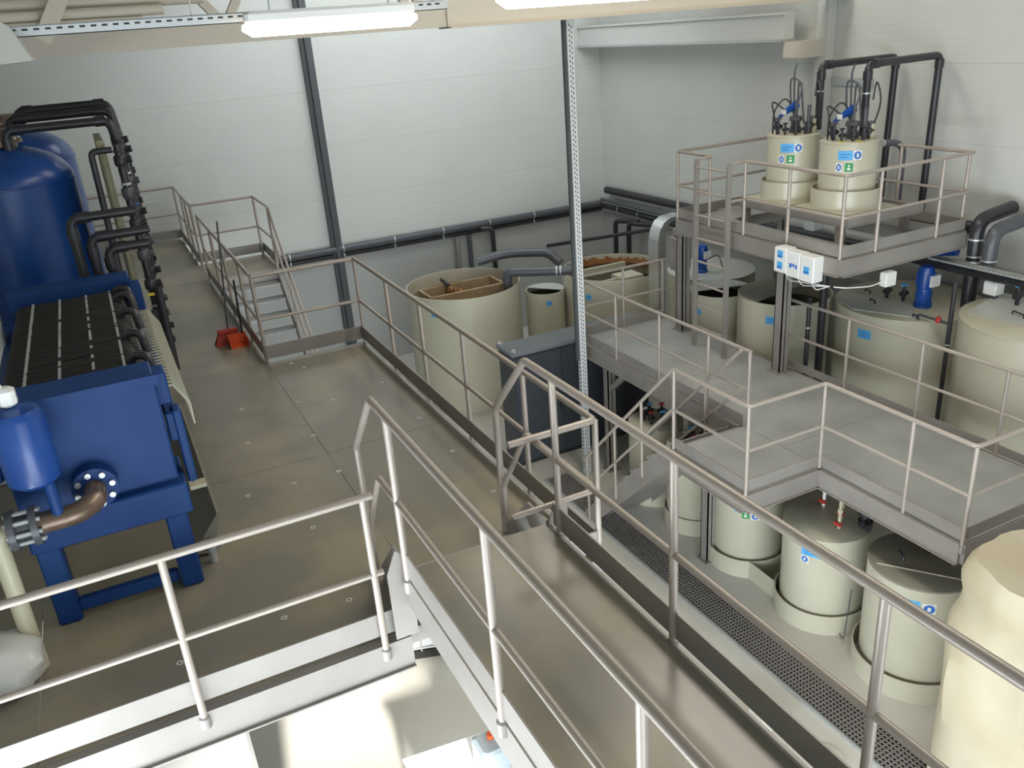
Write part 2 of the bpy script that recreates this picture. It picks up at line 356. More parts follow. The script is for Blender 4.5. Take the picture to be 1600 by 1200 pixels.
# stairs from the landing
ls = thing('landing_staircase', 'steep grey stairs going down from the side landing to the grated drain', 'stairs', (3.75, -1.2, FL))
n = 11; ya, za, yb, zb = -2.34, ZP, -.09, FL
for k in range(1, n):
    y = ya+(yb-ya)*k/n; z = za+(zb-za)*k/n
    obj('tread', MB().box(3.23, 4.24, y-.05, y+.22, z-.03, z).box(3.23, 4.24, y-.05, y-.04, z-.03, z+.16), GREYDECK, ls, False)
obj('soffit', MB().beam((3.74, ya+.05, za-.2), (3.74, yb-.1, zb+.02), 1.03, .012), STEEL, ls, False)
for x in (3.21, 4.26): obj('stringer', MB().beam((x, ya, za-.08), (x, yb, zb+.02), .014, .26), STEEL, ls, False)
for x, lab in ((3.2, 0), (4.28, 1)):
    dz = (zb-za)/(yb-ya)
    def sp(y, h): return (x, y, za+(y-ya)*dz+h)
    obj('handrail', MB().tube([(x, ya, za+1.1), sp(-.07, 1.1)], .024), RAIL, ls)
    obj('handrail', MB().tube([(x, ya, za+.55), sp(-.07, .55)], .02), RAIL, ls)
    for y in (-1.64, -.95, -.15): obj('post', MB().tube([sp(y, -.05), sp(y, 1.1)], .021), RAIL, ls)
def column(x, y, z0, z1, s, label, knee=None):
    t = thing('support_column', label, 'column', (x, y, z0), 'steel columns under the platforms')
    b = MB()
    b.box(x-s, x+s, y-s, y-s+.014, z0+.015, z1-.01).box(x-s, x+s, y+s-.014, y+s, z0+.015, z1-.01).box(x-.008, x+.008, y-s, y+s, z0+.015, z1-.01)
    b.box(x-s, x-s+.02, y-s, y+s, z0+.015, z1-.01)
    obj('shaft', b, STEEL, t, False)
    obj('base_plate', MB().box(x-s-.05, x+s+.05, y-s-.05, y+s+.05, z0, z0+.015), STEEL, t, False)
    obj('cap_plate', MB().box(x-s-.04, x+s+.04, y-s-.04, y+s+.04, z1-.012, z1), STEEL, t, False)
    if knee: obj('knee_brace', MB().beam((x, y-.02, z1-.45), (x, y+knee, z1-.03), .08, .08), STEEL, t, False)
column(4.42, 1.1, FL, ZP-.26, .075, 'column with a knee brace below the far end of the lower platform', -.5)
column(4.1, -1.98, FL, ZP-.26, .075, 'column standing beside the landing stairs on the lower floor')
column(6.05, -3.7, FL, ZP-.26, .075, 'column under the lower platform behind the small tanks')
column(6.05, -5.5, FL, ZP-.26, .075, 'column under the near corner of the lower platform')
column(6.04, -1.2, ZP, .22, .08, 'column rising from the lower platform below the three white boxes')
column(6.04, 1.2, ZP, .22, .08, 'column rising from the lower platform behind the ladder')
column(8.25, 1.2, FL, .23, .08, 'column by the right wall under the upper platform')
# ------------------------------------------------------------------ upper platform
ZU = .47
up = thing('upper_platform', 'small raised platform carrying two beige tanks near the right wall', 'platform', (7.2, -.5, ZU-.25))
plate(6.03, 6.62, -2.25, 1.29, ZU, GREYDECK, up); plate(6.62, 8.38, .62, 1.29, ZU, GREYDECK, up); plate(6.62, 8.38, -2.25, -1.85, ZU, GREYDECK, up); plate(7.95, 8.38, -1.85, .62, ZU, GREYDECK, up)
P8 = [(6.0, 1.31), (6.0, -2.27), (8.4, -2.27), (8.4, 1.31), (6.0, 1.31)]
for a, b_ in zip(P8, P8[1:]): toe(up, a, b_, ZU, .02, .17); edge(up, a, b_, ZU)
b = MB()
for a, c in (((6.64, .64), (6.64, -1.87)), ((7.93, .64), (7.93, -1.87)), ((6.64, .64), (7.93, .64)), ((6.64, -1.87), (7.93, -1.87))): b.beam((*a, ZU-.1), (*c, ZU-.1), .06, .16)
obj('inner_frame', b, STEEL, up, False)
lrail('guard rail on the far side of the upper platform, up to the ladder', [(6.0, .48), (6.0, 1.31), (8.4, 1.31), (8.4, -.9)], [(6., .48), (6., 1.31), (8.1, 1.31), (8.4, .1), (8.4, -1.0)][:4], ZU, r=.026)
lrail('guard rail on the near side of the upper platform, from the ladder to the wall', [(6.0, -.33), (6.0, -2.27), (8.4, -2.27), (8.4, -.9)], [(6., -.33), (6., -1.25), (6., -2.24), (6.62, -2.27), (7.8, -2.27), (8.4, -2.2), (8.4, -1.05)], ZU, r=.026)
ld = thing('fixed_ladder', 'steel ladder from the lower platform up to the upper platform', 'ladder', (5.73, .1, ZP))
for y in (.47, -.29):
    obj('stile', MB().prism([(5.69, ZP), (5.77, ZP), (5.77, 1.57), (5.71, 1.57), (5.69, 1.5)], y-.02, y+.02, 'y'), STEEL, ld, False)
    obj('handhold', MB().tube([(5.74, y, 1.55), (5.99, y, 1.56)], .02), RAIL, ld)
    obj('handhold', MB().tube([(5.74, y, 1.0), (5.99, y, 1.0)], .02), RAIL, ld)
for k in range(8): obj('rung', MB().tube([(5.73, .47, -1.15+.37*k), (5.73, -.29, -1.15+.37*k)], .018), RAIL, ld)
# raised frame for the two tanks
fr = thing('tank_stand', 'square tubular stand on the upper platform under two beige tanks', 'stand', (7.3, -.6, ZU))
ZF = .84
b = MB()
for a, c in (((6.6, .5), (6.6, -1.78)), ((8.0, .5), (8.0, -1.78)), ((6.55, .5), (8.05, .5)), ((6.55, -1.78), (8.05, -1.78)), ((6.6, -.6), (8.0, -.6))): b.beam((*a, ZF-.06), (*c, ZF-.06), .10, .12)
obj('frame', b, STEEL, fr, False)
for x in (6.64, 7.93):
    for y in (.35, -1.62): obj('leg', MB().box(x-.05, x+.05, y-.05, y+.05, ZU-.02, ZF-.12), STEEL, fr, False)
# ------------------------------------------------------------------ lower floor drain
dr = thing('floor_drain', 'long drain covered with dark square grating along the lower floor', 'drain', (3.46, -3, FL))
obj('channel', MB().box(3.25, 3.67, -8, 1.4, FL+.001, FL+.003), BLACK, dr, False)
b = MB()
y = -8.0
while y < 1.4: b.box(3.25, 3.67, y, y+.012, FL+.004, FL+.022); y += .052
for k in range(9): b.box(3.25+k*.051, 3.262+k*.051, -8, 1.4, FL+.004, FL+.022)
g = obj('grating', b, STEEL, dr, False)
for x in (3.22, 3.69): obj('drain_edge', MB().box(x-.02, x+.02, -8, 1.4, FL+.001, FL+.026), GALV, dr, False)
tag(obj('manhole_cover', MB().lathe((2.85, -5.5, FL), [(.19, 0), (.19, .012), (.175, .016), (.0001, .016)], 40), CONC), 'round flush cover in the floor left of the grated drain', 'cover')
tag(obj('concrete_block', MB().cbox(2.48, 2.8, -4.95, -4.7, FL, FL+.2, .01), CONC, None, False), 'small concrete block on the floor beside the drain', 'block')
# ------------------------------------------------------------------ tanks
def stickers(t, c, r, a, z, kind):
    """kind: list of (name, da, dz, w, h) measured along the wall"""
    for nm, da, dz, wd, h in kind:
        m = {'blue_label': LBLUE, 'green_sign': LGREEN, 'round_sign': WHITE}[nm]
        a0 = a+da/r; p = obj(nm, MB().patch(c, r+.001, a0, a0+wd/r, z+dz, z+dz+h, th=.003), m, t)
        if nm == 'blue_label':
            b = MB()
            for k in range(2): b.patch(c, r+.004, a0+.18*wd/r, a0+(.8-.15*k)*wd/r, z+dz+h*(.58-.3*k), z+dz+h*(.66-.3*k), th=.002)
            obj('label_text', b, LNAVY, p)
        elif nm == 'green_sign':
            obj('pictogram', MB().patch(c, r+.004, a0+.3*wd/r, a0+.7*wd/r, z+dz+h*.2, z+dz+h*.45, th=.002).patch(c, r+.004, a0+.4*wd/r, a0+.6*wd/r, z+dz+h*.55, z+dz+h*.8, th=.002), WHITE, p)
        else:
            am = a0+wd/2/r; zc = z+dz+h/2; vs = []; q = r+.006
            for k in range(20):
                an = 2*math.pi*k/20; vs.append((c[0]+q*math.cos(am+math.cos(an)*wd*.42/r), c[1]+q*math.sin(am+math.cos(an)*wd*.42/r), zc+math.sin(an)*h*.42))
            obj('pictogram', MB().add(vs, [tuple(range(20))]), LNAVY, p)
            obj('pictogram_mark', MB().patch(c, r+.008, am-.12*wd/r, am+.12*wd/r, zc-h*.2, zc+h*.2, th=.002), WHITE, p)
def handle(t, x, y, z, rot, L=.16):
    dx, dy = math.cos(rot)*L/2, math.sin(rot)*L/2
    obj('handle', MB().tube([(x-dx, y-dy, z), (x-dx*.9, y-dy*.9, z+.045), (x+dx*.9, y+dy*.9, z+.045), (x+dx, y+dy, z)], .011, 8, bend=.02), BLACKPVC, t)
def open_tank(x, y, r, zt, liquid, label, wm=WATER, st=None, stained=False):
    t = thing('open_tank', label, 'tank', (x, y, FL))
    obj('wall', MB().shell((x, y), r, FL+.02, zt, .022, 64), PP, t)
    obj('bottom', MB().lathe((x, y, FL), [(r-.01, 0), (r-.01, .03), (.0001, .03)], 48), PP, t)
    obj('liquid', MB().lathe((x, y, zt-liquid-.02), [(r-.026, 0), (r-.026, .02), (.0001, .02)], 48), wm, t)
    if stained:
        b = MB()
        for k in range(34):
            a = .15+2.5*k/34; h = .05+.08*random.random()
            b.patch((x, y), r-.0275, a, a+.078, zt-liquid, zt-liquid+h+.04, 2, .003)
        obj('rust_line', b, RUST, t)
    if st: stickers(t, (x, y), r, *st)
    return t
t1 = open_tank(3.8, 5.78, 1.2, -1.25, .28, 'largest open beige tank, with brown boards floating in rusty liquid', WATER, (math.radians(213), -1.62, [('blue_label', 0, 0, .13, .09)]))
bd = obj('board_frame', MB().beam((2.95, 5.42, -1.42), (4.55, 5.42, -1.42), .07, .22).beam((2.95, 6.15, -1.42), (4.6, 6.15, -1.42), .05, .2).beam((2.95, 5.42, -1.42), (2.95, 6.15, -1.42), .05, .2).beam((4.6, 5.42, -1.42), (4.6, 6.15, -1.42), .05, .2), WOODBROWN, t1, False)
b = MB()
for k in range(7): b.lathe((3.62+.07*math.sin(k), 5.5+.09*k, -1.44), [(.04, 0), (.05, .07), (.03, .12), (.0001, .13)], 10)
obj('rusty_fittings', b, RUST, t1)
obj('overflow_pipe', MB().tube([(3.55, 5.95, -1.3), (3.5, 6.25, -1.22)], .04, 10), BLACKPVC, t1)
t2 = open_tank(6.8, 4.6, 1.1, -1.2, .2, 'open beige tank with a rust line and inner weir box, behind the perforated strut', DARKWATER, (math.radians(206), -1.62, [('blue_label', 0, 0, .13, .12)]), True)
obj('weir_box', MB().box(6.55, 7.05, 3.85, 4.3, -1.5, -1.25).box(6.0, 6.55, 4.0, 4.06, -1.45, -1.27).box(6.1, 7.3, 4.9, 4.97, -1.45, -1.24), PP, t2, False)
t1b = open_tank(5.33, 5.0, .41, -1.5, .12, 'narrow open tank standing between the two largest open tanks', DARKWATER, (math.radians(245), -1.75, [('blue_label', 0, 0, .12, .1)]))
obj('half_lid', MB().prism([(5.33+.41*math.cos(a*math.pi/12-.9), 5.0+.41*math.sin(a*math.pi/12-.9)) for a in range(13)], -1.5, -1.485, 'z'), PPLID, t1b)
t3 = open_tank(6.95, 1.3, .55, -.95, .15, 'open tank with a blue label, right behind the ladder', DARKWATER, (math.radians(180), -1.3, [('blue_label', 0, 0, .13, .1)]))
obj('half_lid', MB().prism([(6.95+.55*math.cos(a*math.pi/12-.3), 1.3+.55*math.sin(a*math.pi/12-.3)) for a in range(13)], -.95, -.935, 'z'), PPLID, t3)
t5 = open_tank(7.10, -.13, .75, -.7, .25, 'wide open tank directly under the upper platform', DARKWATER, (math.radians(205), -1.02, [('blue_label', 0, 0, .19, .12)]))
obj('half_lid', MB().prism([(7.10+.74*math.cos(a*math.pi/12+.2), -.13+.74*math.sin(a*math.pi/12+.2)) for a in range(13)], -.7, -.685, 'z'), PPDARK, t5)
def motor(t, x, y, z, s=1., nm='motor'):
    m = obj(nm, MB().lathe((x, y, z), [(.13*s, 0), (.13*s, .05*s), (.11*s, .07*s), (.12*s, .22*s), (.10*s, .25*s), (.10*s, .29*s), (.115*s, .31*s), (.115*s, .55*s), (.10*s, .62*s), (.05*s, .65*s), (.0001, .65*s)], 28), BLUEMOT, t)
    b = MB()
    for k in range(14):
        a = 2*math.pi*k/14; b.beam((x+.12*s*math.cos(a), y+.12*s*math.sin(a), z+.33*s), (x+.12*s*math.cos(a), y+.12*s*math.sin(a), z+.53*s), .008, .02, (math.cos(a), math.sin(a), 0))
    obj('cooling_fins', b, BLUEMOT, m)
    obj('name_plate', MB().box(x+.10*s, x+.13*s, y-.155*s, y-.145*s, z+.35*s, z+.5*s).box(x-.04, x+.13*s, y-.15*s, y-.10*s, z+.33*s, z+.5*s), WHITE, m, False)
def valve(t, x, y, z, s=1., col=None, name='valve'):
    v = obj(name, MB().lathe((x, y, z), [(.022*s, 0), (.022*s, .06*s), (.035*s, .07*s), (.035*s, .13*s), (.022*s, .14*s), (.022*s, .2*s)], 12).tube([(x-.06*s, y, z+.1*s), (x+.06*s, y, z+.1*s)], .03*s, 10), BLACKPVC, t)
    obj('valve_handle', MB().box(x-.045*s, x+.045*s, y-.02*s, y+.02*s, z+.2*s, z+.225*s).lathe((x, y, z+.19*s), [(.02*s, 0), (.02*s, .03*s)], 10), col or RED, v, False)
def closed_tank(x, y, r, zt, label, lid=PPLID, bund=0, st=None, rim=True, name='closed_tank', body=PP, group=None):
    t = thing(name, label, 'tank', (x, y, FL if zt < 0 else ZF), group)
    zb = FL if zt < 0 else ZF+.02
    obj('body', MB().lathe((x, y, zb), [(r, .02), (r, zt-zb-.03)], 64), body, t)
    obj('top', MB().lathe((x, y, zt-.032), [(r, 0), (r+.006, .006), (r+.006, .024), (r-.01, .032), (.0001, .034)], 64), lid, t)
    if bund: obj('bund', MB().shell((x, y), bund, zb, zb+.28, .015, 64), body, t)
    if st: stickers(t, (x, y), r, *st)
    return t
t4 = closed_tank(7.9, 2.75, .85, -1.05, 'closed tank with a pale flat top and a blue motor, far behind the ladder')
motor(t4, 7.6, 2.65, -1.05, .85)
obj('power_cable', MB().tube([(7.6, 2.55, -.8), (7.75, 2.35, -.65), (7.85, 2.3, -1.0)], .01, 6, bend=.1), BLACKPVC, t4)
t6 = closed_tank(8.25, -1.6, 1.07, -.7, 'large closed beige tank with a tall blue motor in the middle of its lid', PP, 0, (math.radians(181), -1.08, [('blue_label', 0, 0, .22, .14)]))
motor(t6, 8.12, -1.95, -.7, 1.0)
obj('lid_hatch', MB().prism([(7.22, -1.45), (7.62, -2.3), (8.0, -1.75), (7.75, -.8), (7.45, -.9)], -.7, -.682, 'z'), PPLID, t6, False)
for p in ((7.66, -1.42, 1.2), (7.55, -2.3, 1.2), (8.0, -1.02, 1.2)): handle(t6, p[0], p[1], -.68, p[2])
for p in ((8.05, -1.35), (8.12, -1.6)): valve(t6, *p, -.7, 1.2, LBLUE)
t7 = closed_tank(8.2, -3.8, 1.05, -.42, 'large closed beige tank with a square lid plate, cut by the right edge', PP, 0, (math.radians(206), -.74, [('blue_label', 0, 0, .24, .15)]))
obj('square_lid', MB().prism([(7.62, -3.05), (7.75, -4.3), (8.8, -4.0), (8.7, -2.75)], -.42, -.40, 'z'), PPLID, t7, False)
handle(t7, 7.95, -3.55, -.40, 1.3, .22)
for p in ((8.35, -3.25), (8.4, -3.55), (8.45, -3.85)): valve(t7, *p, -.40, 1.3, LBLUE)
# small dosing tanks
SG = 'bunded beige dosing tanks along the drain'
full = [('blue_label', 0, .06, .26, .11), ('round_sign', .0, -.05, .1, .1), ('green_sign', .27, .06, .09, .1)]
s0 = closed_tank(4.6, .0, .44, -2.4, 'cream-topped dosing tank behind the landing stairs', PP, .5, (math.radians(203), -2.7, [('blue_label', 0, .06, .12, .12), ('round_sign', .16, .02, .12, .12)]), name='dosing_tank', group=SG)
s1 = closed_tank(4.62, -1.05, .46, -2.4, 'dosing tank partly hidden behind the column under the landing', PP, .5, None, name='dosing_tank', group=SG)
s2 = closed_tank(4.62, -2.22, .48, -2.4, 'dosing tank under the landing, its stickers just below the handrail', PP, .56, (math.radians(206), -2.82, [('blue_label', 0, .08, .12, .12), ('green_sign', .1, .0, .1, .12), ('round_sign', .22, -.02, .12, .12)]), name='dosing_tank', group=SG)
s3 = closed_tank(4.66, -3.62, .53, -2.4, 'dosing tank with white and black pipes on its cream top, in front of the landing', PP, .6, (math.radians(192), -2.72, full), name='dosing_tank', group=SG)
s4 = closed_tank(4.72, -4.98, .58, -2.25, 'dosing tank with a dull brown lid and a black handle, nearest of its row', PPDARK, .66, (math.radians(195), -2.55, [('blue_label', 0, .0, .24, .14), ('round_sign', .26, .0, .14, .13)]), name='dosing_tank', group=SG)
for t, x, y in ((s0, 4.6, 0.), (s1, 4.62, -1.05)):
    for k in range(5):
        a = 1.1*k+.4; valve(t, x+.18*math.cos(a), y+.18*math.sin(a), -2.4, 1., (RED, LBLUE, WHITE, RED, LBLUE)[k])
obj('bund_link', MB().beam((4.28, -2.66, FL+.14), (4.26, -3.2, FL+.14), .012, .28), PP, s3, False)
def drum_pipe(t, x, y, z, h, m=WHITE, r=.022, tagm=RED):
    p = obj('dip_pipe', MB().tube([(x, y, z), (x, y, z+h)], r, 10).lathe((x, y, z+h*.5), [(r*1.5, 0), (r*1.5, .06)], 10), m, t)
    obj('pipe_tag', MB().box(x-.05, x-.01, y-.05, y+.04, z+.06, z+.1), tagm, p, False)
drum_pipe(s3, 4.86, -3.36, -2.4, .42, WHITE); drum_pipe(s3, 4.62, -3.85, -2.4, .45, CREAM); drum_pipe(s3, 4.82, -3.7, -2.4, .3, CREAM, .015)
obj('pipe_stack', MB().tube([(4.9, -4.0, -2.4), (4.9, -4.0, -2.0), (5.0, -3.95, -1.9)], .05, 12, bend=.04).lathe((4.9, -4.0, -2.36), [(.09, 0), (.09, .06), (.06, .07), (.06, .14), (.09, .15), (.09, .2)], 14).tube([(4.9, -4.0, -2.3), (4.78, -4.15, -2.3)], .045, 12), BLACKPVC, s3)
obj('dosing_pump', MB().cbox(4.95, 5.15, -4.0, -3.8, -2.2, -1.95, .02), BLUEMOT, s3, False)
drum_pipe(s2, 4.9, -2.55, -2.4, .3, CREAM); drum_pipe(s2, 4.75, -2.6, -2.4, .25, CREAM, .015)
handle(s4, 4.55, -4.82, -2.22, 1.0, .18)
for x, y in ((4.98, -4.62), (4.9, -4.9)): valve(s4, x, y, -2.25, 1.4, RED)
obj('lid_seam', MB().beam((4.25, -4.75, -2.243), (4.8, -5.5, -2.243), .012, .012), PP, s4, False)
obj('bund_drain_pipe', MB().tube([(4.35, -4.36, -2.9), (4.37, -4.3, FL+.05), (4.4, -4.2, FL+.05)], .008, 8, bend=.03), GREYPVC, s4)
# two tanks on the stand
def stand_tank(x, y, r, br, zt, label, a):
    t = closed_tank(x, y, r, zt, label, PP, 0, (a, zt-.24, [('blue_label', 0.0, 0.0, .2, .13), ('round_sign', .2, .0, .12, .13), ('round_sign', -.02, -.16, .08, .12), ('green_sign', .10, -.16, .11, .12)]), name='stand_tank')
    obj('bund', MB().shell((x, y), br, ZF+.02, ZF+.30, .014, 48), PP, t)
    obj('base_sheet', MB().box(x-br-.02, x+br+.02, y-br-.02, y+br+.02, ZF, ZF+.02), PP, t, False)
    return t
tA = stand_tank(7.14, -.08, .385, .46, 1.83, 'left of the two beige tanks on the stand, with blue and green stickers', math.radians(200))
tB = stand_tank(7.2, -1.14, .40, .49, 1.81, 'right of the two beige tanks on the stand, with yellow dots on top', math.radians(203))
for t, x, y in ((tA, 7.14, -.08), (tB, 7.2, -1.14)):
    z = 1.83 if t is tA else 1.81
    for k in range(6):
        a = 2.2+.62*k; valve(t, x+.25*math.cos(a), y+.25*math.sin(a), z, .8+.3*(k % 2), (BLACKPVC, GREYPVC)[k % 2])
    hz = [(x-.25, y+.18, z), (x-.25, y+.18, z+.35), (x-.1, y+.1, z+.55), (x+.1, y, z+.2)]
    obj('hose', MB().tube(hz, .012, 8, bend=.15), BLACKPVC, t)
    obj('hose', MB().tube([(x-.1, y-.05, z+.1), (x+.05, y-.1, z+.7), (x+.2, y+.15, z+.75), (x+.25, y+.2, z+.2)], .012, 8, bend=.2), GREYPVC, t)
    obj('hose', MB().tube([(x+.1, y+.1, z), (x+.1, y+.15, z+.9), (x+.15, y+.15, z+1.0)], .014, 8, bend=.1), GREYPVC, t)
    obj('dip_pipe', MB().tube([(x+.05, y-.2 if t is tB else y-.25, z), (x+.05, y-.2 if t is tB else y-.25, z+.42)], .028, 10), GREYPVC, t)
    obj('dip_pipe', MB().tube([(x-.08, y-.12, z), (x-.08, y-.12, z+.5)], .02, 10), GREYPVC, t)
    ac = obj('actuator', MB().tube([(x-.05, y+.28, z+.22), (x+.0, y+.08, z+.36), (x+.02, y-.02, z+.42)], [.02, .055, .06], 14), BLUEMOT, t)
    obj('name_plate', MB().box(x-.09, x-.07, y+.1, y+.18, z+.27, z+.34), WHITE, ac, False)
for t, x, y, z in ((tA, 7.14, -.08, 1.83), (tB, 7.2, -1.14, 1.81)):
    obj('hose', MB().tube([(x-.28, y+.05, z), (x-.3, y+.12, z+.3), (x-.2, y+.3, z+.5), (x, y+.15, z+.3)], .012, 8, bend=.2), BLACKPVC, t)
    obj('hose', MB().tube([(x+.1, y-.1, z+.15), (x+.1, y+.0, z+.75), (x+.12, y+.25, z+.8), (x+.2, y+.3, z+.35), (x+.25, y+.1, z)], .014, 8, bend=.25), GREYPVC, t)
    obj('hose', MB().tube([(x+.15, y-.2, z), (x+.3, y-.25, z+.5), (x+.38, y-.05, z+.8), (x+.4, y, z+.5)], .012, 8, bend=.2), BLACKPVC, t)
    obj('pump_body', MB().lathe((x+.05, y+.02, z), [(.09, 0), (.10, .05), (.07, .1), (.07, .16), (.10, .18), (.09, .24), (.0001, .25)], 18), GREYPVC, t)
    obj('pump_body', MB().lathe((x+.2, y-.18, z), [(.06, 0), (.07, .08), (.05, .12), (.06, .2), (.0001, .21)], 14), CREAM, t)
for dx, dy in ((-.3, -.12), (-.15, -.3)): obj('yellow_dot', MB().lathe((7.2+dx, -1.14+dy, 1.812), [(.035, 0), (.035, .008), (.0001, .01)], 16), YELLOW, tB)
# tall black pipes over them
def pipe(label, pts, r, m=BLACKPVC, bend=.12, couplings=(), clamps=(), name='pipe', group=None):
    t = thing(name, label, 'pipe', pts[0], group)
    obj('run', MB().tube(pts, r, 16, bend=bend), m, t)
    for (p, d) in couplings:
        p = Vector(p); d = Vector(d)*.06; obj('coupling', MB().tube([p-d, p+d], r*1.22, 16), m, t)
    for (p, d) in clamps:
        p = Vector(p); d = Vector(d)*.012; obj('clamp', MB().tube([p-d, p+d], r*1.15, 16), GALV, t)
    return t
UP = 'tall black vent pipes by the right wall'
pipe('black pipe rising from the left stand tank and over to the right wall', [(7.6, -.12, 1.83), (7.6, -.12, 2.77), (9.2, -.1, 2.77), (9.2, -.05, .3)], .055, couplings=(((7.6, -.12, 2.62), (0, 0, 1)), ((7.75, -.12, 2.77), (1, 0, 0)), ((9.2, -.1, 2.65), (0, 0, 1))), clamps=(((7.6, -.12, 2.4), (0, 0, 1)), ((9.2, -.08, 1.42), (0, 0, 1))), group=UP)
pipe('black pipe rising from the right stand tank and over to the right wall', [(7.55, -1.05, 1.81), (7.55, -1.05, 2.79), (9.2, -.9, 2.79), (9.2, -.87, .3)], .055, couplings=(((7.55, -1.05, 2.64), (0, 0, 1)), ((7.7, -1.04, 2.79), (1, 0, 0)), ((9.2, -.9, 2.67), (0, 0, 1))), clamps=(((7.55, -1.05, 2.4), (0, 0, 1)), ((9.2, -.88, 1.42), (0, 0, 1))), group=UP)
pipe('grey pipe with a white-capped tee beside the right stand tank', [(8.15, -.9, 1.62), (8.4, -.95, 1.6), (8.55, -.95, 1.5), (8.55, -.95, .3)], .05, GREYPVC, clamps=(((8.15, -.9, 1.62), (1, 0, 0)),))
wallb = MB().box(9.30, 9.355, .44, 1.30, 2.3, 2.42)
tag(obj('wall_backplate', wallb, GALV, None, False), 'pale plate with cable clips on the right wall behind the stand tanks', 'plate')
# ------------------------------------------------------------------ pipes along the walls
GP = 'black pipe runs on the far and right walls'
clx = [(.9+1.25*k, 8.86, -.8) for k in range(7)]
pipe('thick black pipe running along the far wall above the wall zone coloured grey for shade', [(.2, 8.86, -.80), (9.2, 8.86, -.80)], .085, GREYPVC, clamps=[(c, (1, 0, 0)) for c in clx], group=GP)
pipe('thinner black pipe just below the thick one on the far wall', [(.2, 8.9, -.95), (9.2, 8.9, -.95)], .05, BLACKPVC, clamps=[(c[:2]+(-.95,), (1, 0, 0)) for c in clx], group=GP)
pipe('upper black pipe along the right wall from the far corner', [(9.2, 8.6, -.42), (9.2, .9, -.36), (9.2, -3, -.36)], .09, BLACKPVC, group=GP)
pipe('lower black pipe along the right wall with several clamps', [(9.18, 8.8, -.84), (9.18, 1.0, -.84)], .075, BLACKPVC, clamps=[((9.18, 8-.9*k, -.84), (0, 1, 0)) for k in range(6)], group=GP)
pipe('thin grey pipe above the clamped pipe on the right wall', [(9.1, 8.7, -.66), (9.1, 1.0, -.66)], .045, GREYPVC, group=GP)
DP = 'black drop pipes behind the open tanks'
pipe('bent black drop pipe behind the largest open tank', [(5.65, 8.83, -.9), (5.9, 8.7, -.9), (5.92, 8.7, -2.6)], .06, group=DP)
pipe('grey drop pipe left of the bent one on the far wall', [(5.33, 8.85, -1.0), (5.33, 8.85, -2.6)], .055, GREYPVC, group=DP)
pipe('brown-grey drop pipe on the far wall behind the largest open tank', [(5.0, 8.85, -1.0), (5.0, 8.85, -2.6)], .06, STEEL, group=DP)
pipe('left of two black hooked pipes behind the rust-lined tank', [(9.1, 7.0, -1.0), (8.9, 7.75, -1.05), (8.9, 7.75, -2.6)], .06, group=DP)
pipe('right of two black hooked pipes behind the rust-lined tank', [(9.1, 6.4, -.98), (8.9, 7.15, -1.02), (8.9, 7.15, -2.6)], .06, group=DP)
pipe('thin black pipe stretching from the strut to the right wall', [(7.5, 8.85, -1.66), (9.1, 6.2, -1.02)], .045, group=DP)
pipe('thick grey pipe linking the two largest open tanks, flanged at one end', [(4.52, 5.1, -1.45), (4.52, 5.1, -1.0), (5.45, 4.42, -1.0), (5.78, 4.3, -1.0)], .10, GREYPVC, clamps=(((5.35, 4.47, -1.0), (.8, -.5, 0)), ((5.42, 4.43, -1.0), (.8, -.5, 0))))
pipe('grey curved pipe arching behind the linking pipe', [(4.4, 6.3, -1.0), (5.0, 6.1, -.88), (5.75, 5.55, -.88), (5.9, 5.3, -1.1)], .10, GREYPVC, bend=.3)
tag(obj('sheet_metal_duct', MB().prism([(6.2, -1.72), (6.2, -.15), (6.24, .06), (6.33, .2), (6.46, .27), (6.75, .29), (6.75, .24), (6.5, .2), (6.4, .1), (6.36, -.05), (6.36, -1.72)], 2.15, 2.45, 'y'), ALU), 'curved shiny sheet metal duct rising beside the ladder', 'duct')
mc = thing('switch_box', 'taupe metal switch box on a square post left of the ladder', 'box', (6.3, 1.95, -1.5))
obj('box_body', MB().cbox(6.18, 6.45, 1.5, 1.8, -.55, .05, .02), STEEL, mc, False); obj('box_body', MB().cbox(6.2, 6.4, 1.52, 1.75, .05, .2, .02), STEEL, mc, False)
obj('box_post', MB().box(6.26, 6.36, 1.6, 1.72, -1.5, -.55), STEEL, mc, False)
RP = 'thick dark pipes at the right wall'
pipe('thick dark pipe with an elbow, rising from the closed tank with the blue motor', [(8.52, -2.4, -.66), (8.5, -2.4, .62), (9.22, -2.4, .70)], .10, BLACKPVC, .2, clamps=(((8.52, -2.4, .1), (0, 0, 1)), ((8.52, -2.4, .02), (0, 0, 1)), ((8.51, -2.4, .35), (0, 0, 1))), group=RP)
pipe('second thick dark elbow pipe just right of the first', [(8.45, -2.68, -.3), (8.45, -2.68, .52), (9.22, -2.74, .62)], .10, GREYPVC, .2, clamps=(((8.45, -2.68, .1), (0, 0, 1)),), group=RP)
pipe('horizontal dark pipe below the elbows on the right wall', [(9.15, 1.0, .32), (9.15, -1.9, .32)], .10, BLACKPVC, group=RP)
pipe('long dark pipe beside the perforated cable tray above the closed tanks', [(8.35, -2.0, -.08), (8.35, -5.5, -.08)], .075, BLACKPVC, group=RP)
pipe('dark pipe dropping between the two large closed tanks', [(7.5, -2.9, .0), (7.5, -2.9, -2.6)], .032, BLACKPVC, clamps=(((7.5, -2.9, -.9), (0, 0, 1)),))
v = pipe('grey pipe with a red valve across the lid edge of the closed tank', [(7.58, -2.3, -.68), (7.58, -2.32, -.62), (7.56, -2.86, -.62)], .02, GREYPVC, .03)
obj('valve', MB().lathe((7.57, -2.66, -.65), [(.04, 0), (.04, .06), (.025, .07), (.025, .09)], 14), RED, v)
pipe('thick black pipe standing behind the white boxes', [(6.9, -1.15, -2.6), (6.9, -1.15, .3)], .06, BLACKPVC)
